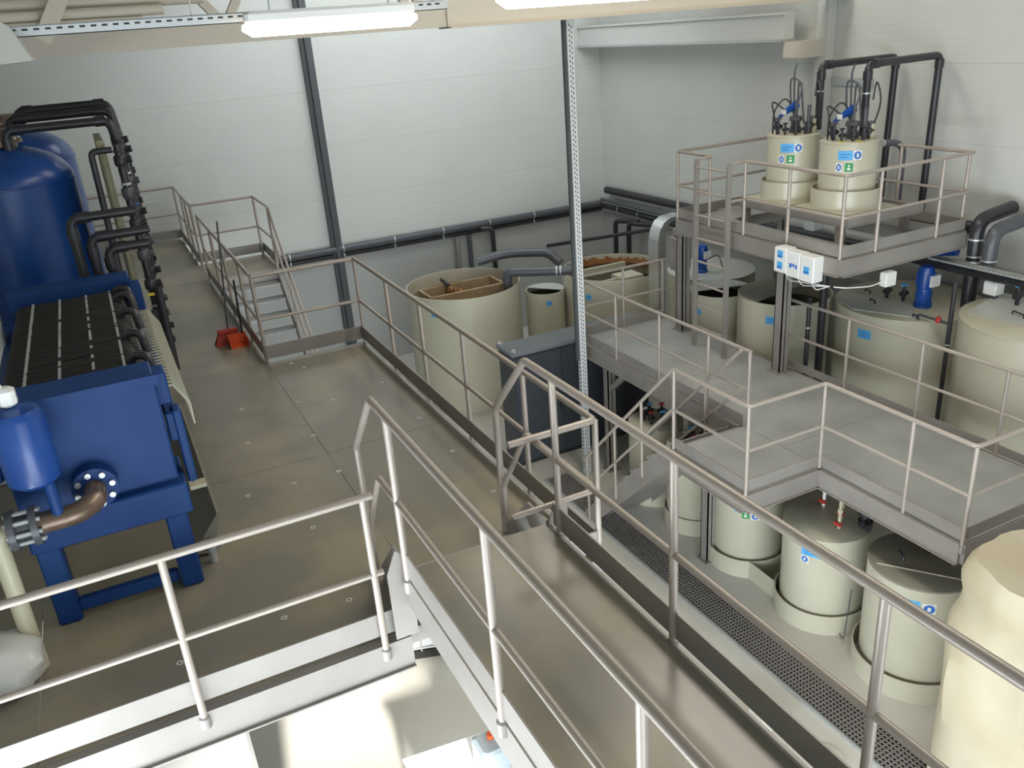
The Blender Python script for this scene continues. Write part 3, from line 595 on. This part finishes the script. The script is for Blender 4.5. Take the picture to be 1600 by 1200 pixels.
pipe('black pipe with a clamp in front of the wide open tank', [(6.35, -1.42, -2.4), (6.35, -1.42, -.35)], .035, BLACKPVC, clamps=(((6.35, -1.42, -.8), (0, 0, 1)),))
ct = thing('cable_tray', 'perforated steel cable tray above the two large closed tanks', 'cable tray', (8.2, -3.5, .02))
obj('tray', MB().box(8.12, 8.28, -5.5, -1.95, .02, .03).box(8.12, 8.125, -5.5, -1.95, .02, .06).box(8.275, 8.28, -5.5, -1.95, .02, .06), GALV, ct, False)
b = MB()
for k in range(44): b.box(8.17, 8.23, -2.05-.078*k-.04, -2.05-.078*k, .0302, .032)
stuff(obj('slots', b, BLACK, ct, False))
ab = thing('blue_actuator', 'blue angled actuator at the foot of the thick elbow pipe', 'actuator', (8.5, -1.95, -.2))
obj('body', MB().tube([(8.45, -1.55, -.06), (8.5, -1.9, .08), (8.55, -2.1, .12)], [.03, .08, .085], 16), BLUEMOT, ab)
obj('name_plate', MB().box(8.43, 8.45, -2.0, -1.9, .12, .17), WHITE, ab, False)
# ------------------------------------------------------------------ white boxes on the upper platform
BX = 'white electrical boxes on the platform edge'
for i, (y, z, lab) in enumerate(((-1.37, .0, 'left white electrical box, with two blue stickers'), (-1.62, -.02, 'middle white electrical box, its front glowing brightest'), (-1.88, -.03, 'right white electrical box, with a single blue sticker'))):
    t = thing('electrical_box', lab, 'electrical box', (5.88, y, z+.15), BX)
    obj('housing', MB().cbox(5.78, 5.97, y-.125, y+.125, z+.14, z+.50, .012), WHITE, t, False)
    if i == 1: obj('marking', MB().box(5.772, 5.782, y+.02, y+.06, z+.28, z+.34).box(5.772, 5.782, y-.03, y+.0, z+.30, z+.34).box(5.772, 5.782, y-.08, y-.05, z+.28, z+.33), LNAVY, t, False)
    else:
        for zz in ((.2, .36) if i == 0 else (.26,)):
            st_ = obj('sticker', MB().box(5.773, 5.782, y-.05, y+.05, z+zz, z+zz+.1), LBLUE, t, False)
            obj('sticker_text', MB().box(5.770, 5.774, y-.045, y+.045, z+zz+.01, z+zz+.035), LNAVY, st_, False)
    obj('cable', MB().tube([(5.87, y, z+.15), (5.87, y-.1, z+.03), (5.9, -2.2, .1)], .008, 6, bend=.05), WHITE, t)
jb = thing('junction_box', 'small white junction box hanging below the near edge of the upper platform', 'electrical box', (6.75, -2.3, .0))
obj('housing', MB().cbox(6.72, 6.92, -2.42, -2.3, -.03, .17, .01), WHITE, jb, False)
obj('cable', MB().tube([(6.75, -2.36, .05), (6.5, -2.36, .02), (6.05, -2.34, .08), (5.92, -2.25, .1)], .009, 6, bend=.1), WHITE, jb)
jb2 = thing('junction_box', 'white junction box standing on the lids between the two large closed tanks', 'electrical box', (8.5, -2.75, -.3))
obj('housing', MB().cbox(8.3, 8.5, -2.95, -2.75, -.35, -.15, .015), WHITE, jb2, False)
obj('bracket', MB().box(8.35, 8.45, -2.9, -2.8, -.7, -.35), GREYPVC, jb2, False)
obj('cable', MB().tube([(8.4, -2.85, -.15), (8.45, -3.0, -.02), (8.5, -3.2, -.3)], .008, 6, bend=.1), GREYPVC, jb2)
# ------------------------------------------------------------------ charcoal cabinet
cb = thing('control_cabinet', 'long charcoal cabinet on the lower floor beside the deck rail', 'cabinet', (4.4, 2.4, FL))
obj('body', MB().box(3.08, 5.9, 2.06, 2.62, FL+.08, -1.6), CHAR, cb, False)
obj('cabinet_top', MB().cbox(3.05, 5.93, 2.02, 2.66, -1.6, -1.53, .01), CHARTOP, cb, False)
obj('plinth', MB().box(3.1, 5.88, 2.1, 2.6, FL, FL+.08), BLACK, cb, False)
for k in range(3): 
    d = obj('door', MB().box(3.1+k*.93, 4.02+k*.93, 2.04, 2.06, FL+.12, -1.64), CHAR, cb, False)
    obj('door_handle', MB().box(3.95+k*.93, 3.98+k*.93, 2.02, 2.04, -2.8, -2.6), BLACK, d, False)
for x, y in ((3.12, 2.6), (3.12, 2.08), (5.0, 2.6)): obj('lifting_eye', MB().tube([(x+.03*math.cos(a*.7), y, -1.5+.03*math.sin(a*.7)) for a in range(10)], .008, 6), GALV, cb)
tag(obj('red_plug', MB().cbox(4.6, 4.72, 2.25, 2.33, -1.53, -1.43, .01), RED, None, False), 'small red plug lying on top of the charcoal cabinet', 'plug')
# ------------------------------------------------------------------ perforated strut
sr = thing('perforated_strut', 'tall white perforated strut standing in the middle of the hall', 'strut', (3.99, 1.25, FL))
SW = mat('white_zinc', (.72, .74, .74), .4, metal=.1)
obj('channel', MB().box(3.935, 4.055, 1.2, 1.203, FL+.01, 3.70).box(3.935, 3.938, 1.2, 1.28, FL+.01, 3.70).box(4.052, 4.055, 1.2, 1.28, FL+.01, 3.70), SW, sr, False)
b = MB(); z = FL+.1
while z < 3.6: b.box(4.005, 4.02, 1.198, 1.1995, z, z+.035).box(3.97, 3.985, 1.198, 1.1995, z+.03, z+.065).box(3.9335, 3.9345, 1.22, 1.26, z+.02, z+.05); z += .07
stuff(obj('slots', b, CHAR, sr, False))
obj('foot_plate', MB().box(3.88, 4.1, 1.12, 1.36, FL, FL+.01), GALV, sr, False)
obj('dark_backing', MB().box(3.885, 3.93, 1.22, 1.27, -1.6, 3.70), DARKCOL, sr, False)
# ------------------------------------------------------------------ building steel
tag(obj('wall_column', MB().box(1.90, 2.14, 8.86, 8.99, FL, 6.9).box(1.98, 2.06, 8.78, 8.86, FL, 6.9), DARKCOL, None, False), 'charcoal steel column standing against the far wall', 'column')
tag(obj('wall_column', MB().box(9.16, 9.35, 1.35, 1.6, FL, 6.9), W_WALL, None, False), 'pale column on the right wall beside the crane beam bracket', 'column')
kb = thing('crane_beam', 'white box beam running along the right wall high up', 'beam', (8.9, 5.5, 3.06))
obj('web', MB().box(8.75, 8.98, 1.95, 8.97, 3.10, 3.50), W_WALL, kb, False)
obj('flange', MB().box(8.70, 9.03, 1.95, 8.97, 3.06, 3.10), GALV, kb, False); obj('flange', MB().box(8.70, 9.03, 1.95, 8.97, 3.50, 3.54), W_WALL, kb, False)
obj('bracket', MB().box(8.78, 9.35, 1.42, 1.98, 2.79, 3.055), CREAMSTEEL, kb, False)
rb = thing('roof_truss', 'cream roof truss crossing the top of the photo', 'truss', (2, 1.2, 3.7))
obj('bottom_chord', MB().box(2.05, 9.3, 1.08, 1.32, 3.69, 4.02).box(2.05, 9.3, .98, 1.42, 3.68, 3.70), CREAMSTEEL, rb, False)
obj('bottom_chord', MB().box(-5.15, 2.05, 1.12, 1.30, 3.70, 3.93), CREAMSTEEL, rb, False)
obj('top_chord', MB().box(-5.15, 9.3, 1.1, 1.3, 5.6, 5.85), CREAMSTEEL, rb, False)
for x0, x1 in ((-3.6, -2.2), (-2.2, -.8), (.3, -.8), (.5, 1.6), (2.6, 1.6), (3.0, 4.4), (5.6, 4.4), (6, 7.4)):
    obj('web_member', MB().beam((x0, 1.2, 5.62), (x1, 1.2, 3.9), .1, .1), CREAMSTEEL, rb, False)
def lamp(x0, x1, y, z, label):
    t = thing('ceiling_lamp', label, 'lamp', ((x0+x1)/2, y, z), 'lit fluorescent ceiling lamps')
    obj('diffuser', MB().tube([(x0, y, z), (x0+.06, y, z-.01), (x1-.06, y, z-.01), (x1, y, z)], [.02, .05, .05, .02], 16), TUBE, t)
    obj('housing', MB().cbox(x0+.02, x1-.02, y-.055, y+.055, z+.02, z+.1, .02), WHITE, t, False)
    for x in (x0+.2, x1-.2): obj('hanger', MB().tube([(x, y, z+.1), (x, y, 6.98)], .006, 6), GALV, t)
    area('lamp_light', (( x0+x1)/2, y, z-.09), ((x0+x1)/2, y, z-2), x1-x0, .08, 5, (1., .9, .76))
lamp(-1.55, -.31, -4.0, 3.755, 'left of the two lit lamps, in front of the cream roof beam')
lamp(-.38, .84, -5.5, 3.79, 'right of the two lit lamps, cut by the top edge')
tr = thing('cable_tray', 'perforated steel strut hanging beside the left lit lamp', 'cable tray', (-1.5, -3.6, 3.82))
obj('tray', MB().box(-4.2, .1, -3.62, -3.615, 3.80, 3.86).box(-4.2, .1, -3.62, -3.56, 3.80, 3.805).box(-4.2, .1, -3.565, -3.56, 3.80, 3.87), GALV, tr, False)
b = MB()
for k in range(62): b.box(-4.15+.068*k, -4.115+.068*k, -3.622, -3.6205, 3.836, 3.848)
stuff(obj('slots', b, BLACK, tr, False))
for x in (-3.8, -1.8, 0.): obj('hanger', MB().tube([(x, -3.59, 3.86), (x, -3.59, 6.98)], .006, 6), GALV, tr)
for i, (x1, y, z, r_, lab) in enumerate(((-1.1, .6, 4.20, .07, 'upper beige roller tube under the roof at top left'), (-1.55, .45, 4.09, .055, 'middle beige roller tube under the roof at top left'), (-1.78, .4, 4.0, .035, 'lower and shortest beige roller tube under the roof at top left'))):
    tag(obj('roof_tube', MB().tube([(-5.15, y, z), (x1, y, z)], r_, 16), CREAMSTEEL), lab, 'tube', 'beige tubes under the roof')
tag(obj('air_duct', MB().prism([(-3.9, 3.66), (-3.07, 3.645), (-2.83, 3.655), (-2.86, 3.72), (-2.91, 3.85), (-3.0, 3.93), (-3.9, 4.6)], -3.9, -3.0, 'y'), mat('hood_paint', (.42, .42, .38), .5), None, False), 'white tapered hood in the top left corner', 'duct')
tag(obj('roof_strap', MB().beam((-2.80, .3, 3.85), (-2.50, .3, 4.30), .16, .02, (0, 1, 0)), CREAMSTEEL, None, False), 'cream strap slanting across the beige roof tubes', 'strap')
# ------------------------------------------------------------------ blue pressure vessels
def vessel(x, y, r, zt, label):
    t = thing('pressure_vessel', label, 'pressure vessel', (x, y, 0), 'tall blue pressure vessels')
    prof = [(.0001, .25)]+[(r*math.sin(a*math.pi/16), .25+.35*(1-math.cos(a*math.pi/16))) for a in range(1, 9)]
    prof += [(r, zt-.42)]+[(r*math.cos(a*math.pi/20), zt-.42+.42*math.sin(a*math.pi/20)) for a in range(1, 10)]+[(.0001, zt)]
    obj('shell', MB().lathe((x, y, 0), prof, 64), BLUE, t)
    obj('weld_band', MB().lathe((x, y, zt-.43), [(r+.001, 0), (r+.008, .004), (r+.008, .02), (r+.001, .024)], 64), BLUE, t)
    for a in (.5, 2.6, 4.7): obj('leg', MB().box(x+r*.85*math.cos(a)-.05, x+r*.85*math.cos(a)+.05, y+r*.85*math.sin(a)-.05, y+r*.85*math.sin(a)+.05, 0, .6), BLUE, t, False)
    n_ = obj('nozzle_flange', MB().lathe((x+.1, y, zt-.03), [(.16, 0), (.16, .04), (.22, .045), (.22, .085), (.14, .09), (.14, .2)], 24), ELBOW, t)
    b = MB()
    for k in range(10): b.lathe((x+.1+.19*math.cos(k*.628), y+.19*math.sin(k*.628), zt+.05), [(.018, 0), (.018, .03), (.0001, .03)], 6)
    obj('flange_bolts', b, GALV, n_)
vessel(-3.6, 1.2, .76, 2.82, 'nearer of the two tall blue vessels behind the press')
vessel(-3.6, 2.95, .80, 2.90, 'farther blue vessel, only its dome showing behind the nearer one')
MP = 'black pipes over the blue vessels'
for i, (y, x0, x1, z, lab) in enumerate(((.95, -3.42, -2.34, 2.98, 'lowest of three black pipes crossing over the blue vessels'), (1.35, -3.38, -2.3, 3.07, 'middle of three black pipes crossing over the blue vessels'), (1.9, -3.3, -2.28, 3.13, 'topmost of three black pipes crossing over the blue vessels'))):
    pipe(lab, [(x0, y, z-.25), (x0, y, z), (x1, y, z), (x1+.06, y-.1, z-.6), (x1+.06, y-.1, 1.2)], .048, BLACKPVC, .1, couplings=(((x0+.12, y, z), (1, 0, 0)), ((x1-.1, y, z), (1, 0, 0)), ((x0, y, z-.15), (0, 0, 1))), group=MP)
rk = thing('manifold_rack', 'slim cream rack of black valves standing beside the blue vessels', 'rack', (-2.4, .9, 0))
for y in (.55, 1.1, 1.7): obj('upright', MB().box(-2.54, -2.46, y-.02, y+.02, 0, 2.8), KHAKI, rk, False)
obj('back_panel', MB().box(-2.52, -2.5, .5, 1.75, .6, 2.62), KHAKI, rk, False)
for k, (y, x) in enumerate(((.45, -2.34), (.8, -2.3), (1.15, -2.3))):
    obj('riser', MB().tube([(x, y, .25), (x, y, 2.75)], .045, 12), BLACKPVC, rk)
    for j in range(7):
        z = .35+j*.36+k*.08; v_ = obj('valve', MB().lathe((x, y, z), [(.06, 0), (.07, .02), (.07, .1), (.06, .12)], 12).tube([(x, y, z+.06), (x+.12, y-.02, z+.07)], .04, 10), (BLACKPVC, GREYPVC)[j % 2], rk)
        obj('union_nut', MB().lathe((x, y, z+.15), [(.055, 0), (.055, .025)], 8), GALV if j % 2 else BLUEMOT if (j+k) % 5 == 0 else BLACKPVC, v_)
obj('side_riser', MB().tube([(-2.4, .42, 2.7), (-2.62, .42, 2.7), (-2.64, .42, 1.2)], .035, 12, bend=.06), BLACKPVC, rk)
obj('yellow_tag', MB().box(-2.40, -2.28, .33, .36, 1.02, 1.05), YELLOW, rk, False)
obj('leaning_leg', MB().tube([(-2.28, .35, 1.1), (-2.3, .2, .1)], .05, 10), BLACKPVC, rk)
PP3 = 'black bent pipes behind the press'
for i, (x0, x1, z, zb, lab) in enumerate(((-2.96, -2.38, 2.26, 1.55, 'highest and leftmost of three bent black pipes dropping behind the press'), (-2.83, -2.3, 2.06, 1.55, 'middle of three bent black pipes dropping behind the press'), (-2.7, -2.32, 1.93, 1.6, 'lowest and rightmost of three bent black pipes dropping behind the press'))):
    pipe(lab, [(x1, -1.2, z), (x0, -1.2, z), (x0, -1.2, zb-.4)], .045, BLACKPVC, .1, couplings=(((x0, -1.2, z-.14), (0, 0, 1)), ((x0+.12, -1.2, z), (1, 0, 0))), group=PP3)
# ------------------------------------------------------------------ filter press
fp = thing('filter_press', 'big blue filter press with rows of black hoses on the left of the deck', 'machine', (-3.08, -3, 0))
def pb(nm, *a, m=BLUE2, c=.012): return obj(nm, MB().cbox(*a, c), m, fp, False)
head = pb('head_plate', -3.62, -2.62, -4.42, -4.08, .64, 1.66)
obj('head_rim', MB().box(-3.64, -2.60, -4.46, -4.42, 1.60, 1.67), BLUE2, head, False)
pb('head_sill', -3.62, -2.58, -4.5, -4.0, .62, .86)
for x in (-3.53, -2.70): pb('leg', x-.075, x+.075, -4.45, -4.28, .0, .64)
pb('base_bar', -3.46, -2.78, -4.42, -4.34, .05, .14)
pb('tail_plate', -3.62, -2.58, -1.62, -1.3, .5, 1.72); 
for x in (-3.5, -2.70): pb('leg', x-.07, x+.07, -1.55, -1.4, 0, .5)
for x in (-3.70, -2.57): pb('side_bar', x-.04, x+.04, -4.3, -1.3, 1.1, 1.32)
pb('side_lug', -2.56, -2.50, -4.32, -4.18, .76, 1.34)
pb('corner_lug', -2.64, -2.54, -4.34, -4.16, 1.40, 1.64); pb('corner_lug', -2.62, -2.5, -1.72, -1.5, 1.40, 1.66)
for k in range(30):
    y = -4.02+k*.0795
    pl = obj('filter_plate', MB().box(-3.54, -2.66, y, y+.062, .78, 1.50), BLACK, fp, False)
    if k >= 0:
        obj('plate_handle', MB().prism([(-2.66, 1.408), (-2.66, 1.42), (-2.50, 1.42), (-2.41, 1.25), (-2.41, 1.08), (-2.422, 1.08), (-2.422, 1.246), (-2.506, 1.408)], y+.01, y+.02, 'y'), CREAM, pl, False)
    h = obj('hose', MB().tube([(-3.56, y+.03, 1.50), (-3.54, y+.03, 1.58+.02*random.random()), (-3.0, y+.03+.01*random.uniform(-1, 1), 1.60+.02*random.random()), (-2.72, y+.03, 1.58+.03*random.random()), (-2.68, y+.03, 1.50)], .027, 8, bend=.08), BLACK, fp)
    for x in (-3.42, -3.2, -2.98, -2.78): obj('hose_clamp', MB().tube([(x-.009, y+.03, 1.612), (x+.009, y+.03, 1.612)], .023, 8), GALV, h)
for k, y in enumerate((-3.9, -3.3, -2.6, -2.0, -1.75)): obj('fat_hose', MB().tube([(-2.74, y, 1.5), (-2.72, y, 1.66), (-2.62, y-.05, 1.66), (-2.6, y-.1, 1.5)], .032, 12, bend=.08), BLACKPVC, fp)
fl = obj('inlet_flange', MB().lathe((-3.14, -4.5, 1.0), [(.145, .08), (.145, 0), (.145, -.03), (.07, -.035)], 32, 'y'), BLUE2, fp)
b = MB()
for k in range(8): b.lathe((-3.14+.112*math.cos(k*.785+.2), -4.53, 1.0+.112*math.sin(k*.785+.2)), [(.02, 0), (.02, -.025), (.0001, -.026)], 8, 'y')
obj('flange_bolt', b, GALV, fl)
obj('inlet_elbow', MB().tube([(-3.14, -4.52, 1.0), (-3.14, -4.68, .99), (-3.26, -4.76, .97), (-3.5, -4.76, .97)], .07, 16, bend=.1), ELBOW, fp)
va = obj('inlet_valve', MB().lathe((-3.6, -4.76, .97), [(.07, .12), (.13, .12), (.13, .08), (.08, .07), (.08, .0), (.13, -.01), (.13, -.05), (.07, -.05)], 20, 'x'), GREYPVC, fp)
b = MB()
for k in range(8): b.lathe((-3.46, -4.76+.1*math.cos(k*.785), .97+.1*math.sin(k*.785)), [(.015, 0), (.015, -.2), (.0001, -.2)], 8, 'x')
obj('valve_bolts', b, GALV, va)
dp = obj('pressure_damper', MB().lathe((-3.42, -4.78, 1.24), [(.0001, 0), (.10, .01), (.15, .05), (.155, .09), (.155, .46), (.13, .51), (.07, .53), (.0001, .535)], 32), BLUE, fp)
obj('damper_stem', MB().tube([(-3.36, -4.78, 1.0), (-3.36, -4.78, 1.26)], .035, 12), BLUE2, fp)
obj('damper_valve', MB().cbox(-3.48, -3.38, -4.83, -4.73, 1.78, 1.90, .02).tube([(-3.46, -4.78, 1.88), (-3.5, -4.78, 2.05)], .03, 10), WHITE, dp, False)
obj('red_cap', MB().lathe((-3.52, -4.78, 1.92), [(.02, 0), (.02, .03), (.0001, .03)], 10), RED, dp)
obj('drip_tray', MB().prism([(-2.66, .04), (-2.42, .34), (-2.40, .34), (-2.50, .02)], -4.1, -1.6, 'y'), PPDARK, fp, False)
obj('control_tray', MB().box(-2.56, -2.44, -4.12, -4.02, .60, .63), CREAM, fp, False)
tag(obj('small_tap', MB().lathe((-2.52, -4.2, 0.0), [(.03, 0), (.03, .1), (.045, .11), (.045, .15), (.0001, .16)], 12).tube([(-2.52, -4.2, .12), (-2.44, -4.24, .14)], .012, 8), GALV), 'small chrome tap on the deck by the right foot of the press', 'tap')
pp = thing('cream_pipe', 'cream plastic pipe standing in front of the press at the left edge', 'pipe', (-3.75, -4.8, 0))
obj('run', MB().tube([(-3.72, -4.84, 0.), (-3.72, -4.80, .97), (-3.66, -4.76, .97)], .055, 16, bend=.06), CREAM, pp)
def blob(name, c, rx, ry, rz, m, label, cat, seed, amp=.14):
    rnd = random.Random(seed); vs = []; n, k_ = 24, 14; ph = [rnd.uniform(0, 6) for _ in range(6)]
    for i in range(k_+1):
        th = math.pi*i/k_
        for j in range(n):
            a = 2*math.pi*j/n
            q = 1+amp*(math.sin(3*a+ph[0]+2*th)*.5+math.sin(7*a+ph[1]-th*3)*.35+math.sin(5*th+ph[2]+a)*.4)
            zz = c[2]+rz*(1-math.cos(math.pi-th))*.5*2*(.5)+0
            vs.append((c[0]+rx*q*math.sin(th)**.7*math.cos(a), c[1]+ry*q*math.sin(th)**.7*math.sin(a), c[2]+rz*(1+math.cos(th))/2))
    fs = [(i*n+j, i*n+(j+1) % n, (i+1)*n+(j+1) % n, (i+1)*n+j) for i in range(k_) for j in range(n)]
    return tag(obj(name, MB().add(vs, fs), m), label, cat)
blob('plastic_sack', (-3.88, -4.95, 0.0), .24, .24, .34, SACK, 'crumpled white plastic sack at the left edge beside the cream pipe', 'sack', 3)
cbx = thing('switch_cabinet', 'white switch cabinet with a red knob behind the press at the left edge', 'cabinet', (-3.95, -1.9, 0))
obj('body', MB().cbox(-4.2, -3.72, -1.75, -1.45, 0, 1.9, .015), WHITE, cbx, False)
obj('red_knob', MB().lathe((-3.80, -1.75, 1.35), [(.035, 0), (.035, -.04), (.0001, -.045)], 14, 'y'), RED, cbx)
# ------------------------------------------------------------------ broom and dustpan
br = thing('broom', 'red broom with a long thin handle leaning by the stair rail', 'broom', (-1.52, 1.1, 0))
obj('handle', MB().tube([(-1.52, 1.12, .2), (-1.36, 1.25, 1.6)], .012, 8), GREYPVC, br)
obj('head', MB().cbox(-1.66, -1.40, 1.07, 1.16, .14, .2, .01), mat('broom_red', (.42, .03, .02), .5), br, False)
obj('bristles', MB().add([(-1.66, 1.08, .14), (-1.40, 1.08, .14), (-1.40, 1.15, .14), (-1.66, 1.15, .14), (-1.72, 1.04, 0), (-1.38, 1.04, 0), (-1.38, 1.19, 0), (-1.72, 1.19, 0)], [(0, 1, 2, 3), (4, 7, 6, 5), (0, 4, 5, 1), (1, 5, 6, 2), (2, 6, 7, 3), (3, 7, 4, 0)]), mat('bristle_red', (.36, .04, .03), .8), br, False)
du = thing('dustpan', 'orange dustpan with an upright black handle beside the red broom', 'dustpan', (-1.4, .95, 0))
obj('pan', MB().box(-1.56, -1.32, .82, 1.02, .0, .012).box(-1.56, -1.548, .82, 1.02, .0, .12).box(-1.332, -1.32, .82, 1.02, .0, .12).box(-1.56, -1.32, 1.008, 1.02, .0, .15), ORANGE, du, False)
obj('handle', MB().tube([(-1.36, 1.01, .13), (-1.33, 1.06, .85)], .014, 8), BLACK, du)
# ------------------------------------------------------------------ things on the lower floor below the opening
ibc = thing('bulk_container', 'white liquid container in a metal cage on a black pallet below the deck', 'container', (.1, -2.0, FL))
ibr = math.radians(-18)
def rb_(x, y):  # turn round the container's near left corner
    return (-.50+x*math.cos(ibr)-y*math.sin(ibr), -1.72+x*math.sin(ibr)+y*math.cos(ibr))
def rbox(x0, x1, y0, y1, z0, z1):
    P = [rb_(*q) for q in ((x0, y0), (x1, y0), (x1, y1), (x0, y1))]
    return MB().add([(*p, z0) for p in P]+[(*p, z1) for p in P], [(0, 3, 2, 1), (4, 5, 6, 7), (0, 1, 5, 4), (1, 2, 6, 5), (2, 3, 7, 6), (3, 0, 4, 7)])
obj('pallet', rbox(0, 1.0, 0, 1.15, FL, FL+.12), BLACK, ibc, False)
obj('bottle', rbox(.03, .97, .03, 1.12, FL+.14, FL+1.1), WHITE, ibc, False)
for k in range(6):
    x, y = rb_(k*.2, 0); obj('cage_bar', MB().tube([(x, y, FL+.12), (x, y, FL+1.15)], .012, 8), GALV, ibc)
for z in (.16, .45, .8, 1.15):
    a, c = rb_(0, 0), rb_(1, 0); d = rb_(0, 1.15); obj('cage_bar', MB().tube([(*d, FL+z), (*a, FL+z), (*c, FL+z)], .012, 8), GALV, ibc)
tag(obj('white_pallet_wrap', MB().cbox(-3.6, -2.58, -4.85, -3.64, FL, -1.9, .03), WHITE, None, False), 'overexposed white wrapped load under the near edge of the deck', 'load')
tag(obj('white_table', MB().add([(-1.35, -4.32, -2.62), (-.45, -4.42, -2.62), (-.4, -5.5, -2.62), (-1.3, -5.5, -2.62), (-1.35, -4.32, -2.58), (-.45, -4.42, -2.58), (-.4, -5.5, -2.58), (-1.3, -5.5, -2.58)], [(0, 1, 2, 3), (4, 7, 6, 5), (0, 4, 5, 1), (1, 5, 6, 2), (2, 6, 7, 3), (3, 7, 4, 0)]).box(-1.3, -1.24, -4.45, -4.39, FL, -2.62).box(-.52, -.46, -4.5, -4.44, FL, -2.62).box(-1.28, -1.22, -5.45, -5.39, FL, -2.62).box(-.5, -.44, -5.45, -5.39, FL, -2.62), WHITE, None, False), 'white table top on the lower floor, cut by the bottom edge', 'table')
gc = thing('grey_canister', 'grey canister with an orange cap standing on the white table', 'canister', (-.62, -4.75, -2.58))
obj('body', MB().cbox(-.78, -.5, -4.95, -4.65, -2.58, -2.3, .03), mat('grey_can', (.32, .36, .38), .4), gc, False)
obj('cap', MB().lathe((-.62, -4.76, -2.3), [(.035, 0), (.035, .04), (.0001, .04)], 14), ORANGE, gc)
# big cream bag at the lower right
bg = thing('big_bag', 'huge cream fabric bag filling the lower right corner', 'bag', (4.4, -7.0, FL))
vs = []; n = 40; lv = 26
for i in range(lv+1):
    u_ = i/lv; z = FL+u_*2.7
    for j in range(n):
        a = 2*math.pi*j/n; sq = (abs(math.cos(a))**4+abs(math.sin(a))**4)**-.25
        bulge = 1+.06*math.sin(math.pi*u_)-.07*math.exp(-((u_-.83)/.06)**2)+.022*math.sin(6*a+9*u_)+.016*math.sin(11*a-4*u_)+.012*math.sin(17*a+5*u_)
        if u_ > .95: bulge *= 1-(u_-.95)*1.5
        vs.append((4.26+.87*sq*bulge*math.cos(a), -7.02+.92*sq*bulge*math.sin(a), z))
fs = [(i*n+j, i*n+(j+1) % n, (i+1)*n+(j+1) % n, (i+1)*n+j) for i in range(lv) for j in range(n)]+[tuple(range(lv*n, lv*n+n)), tuple(range(n-1, -1, -1))]
obj('bag_body', MB().add(vs, fs), BIGBAG, bg)
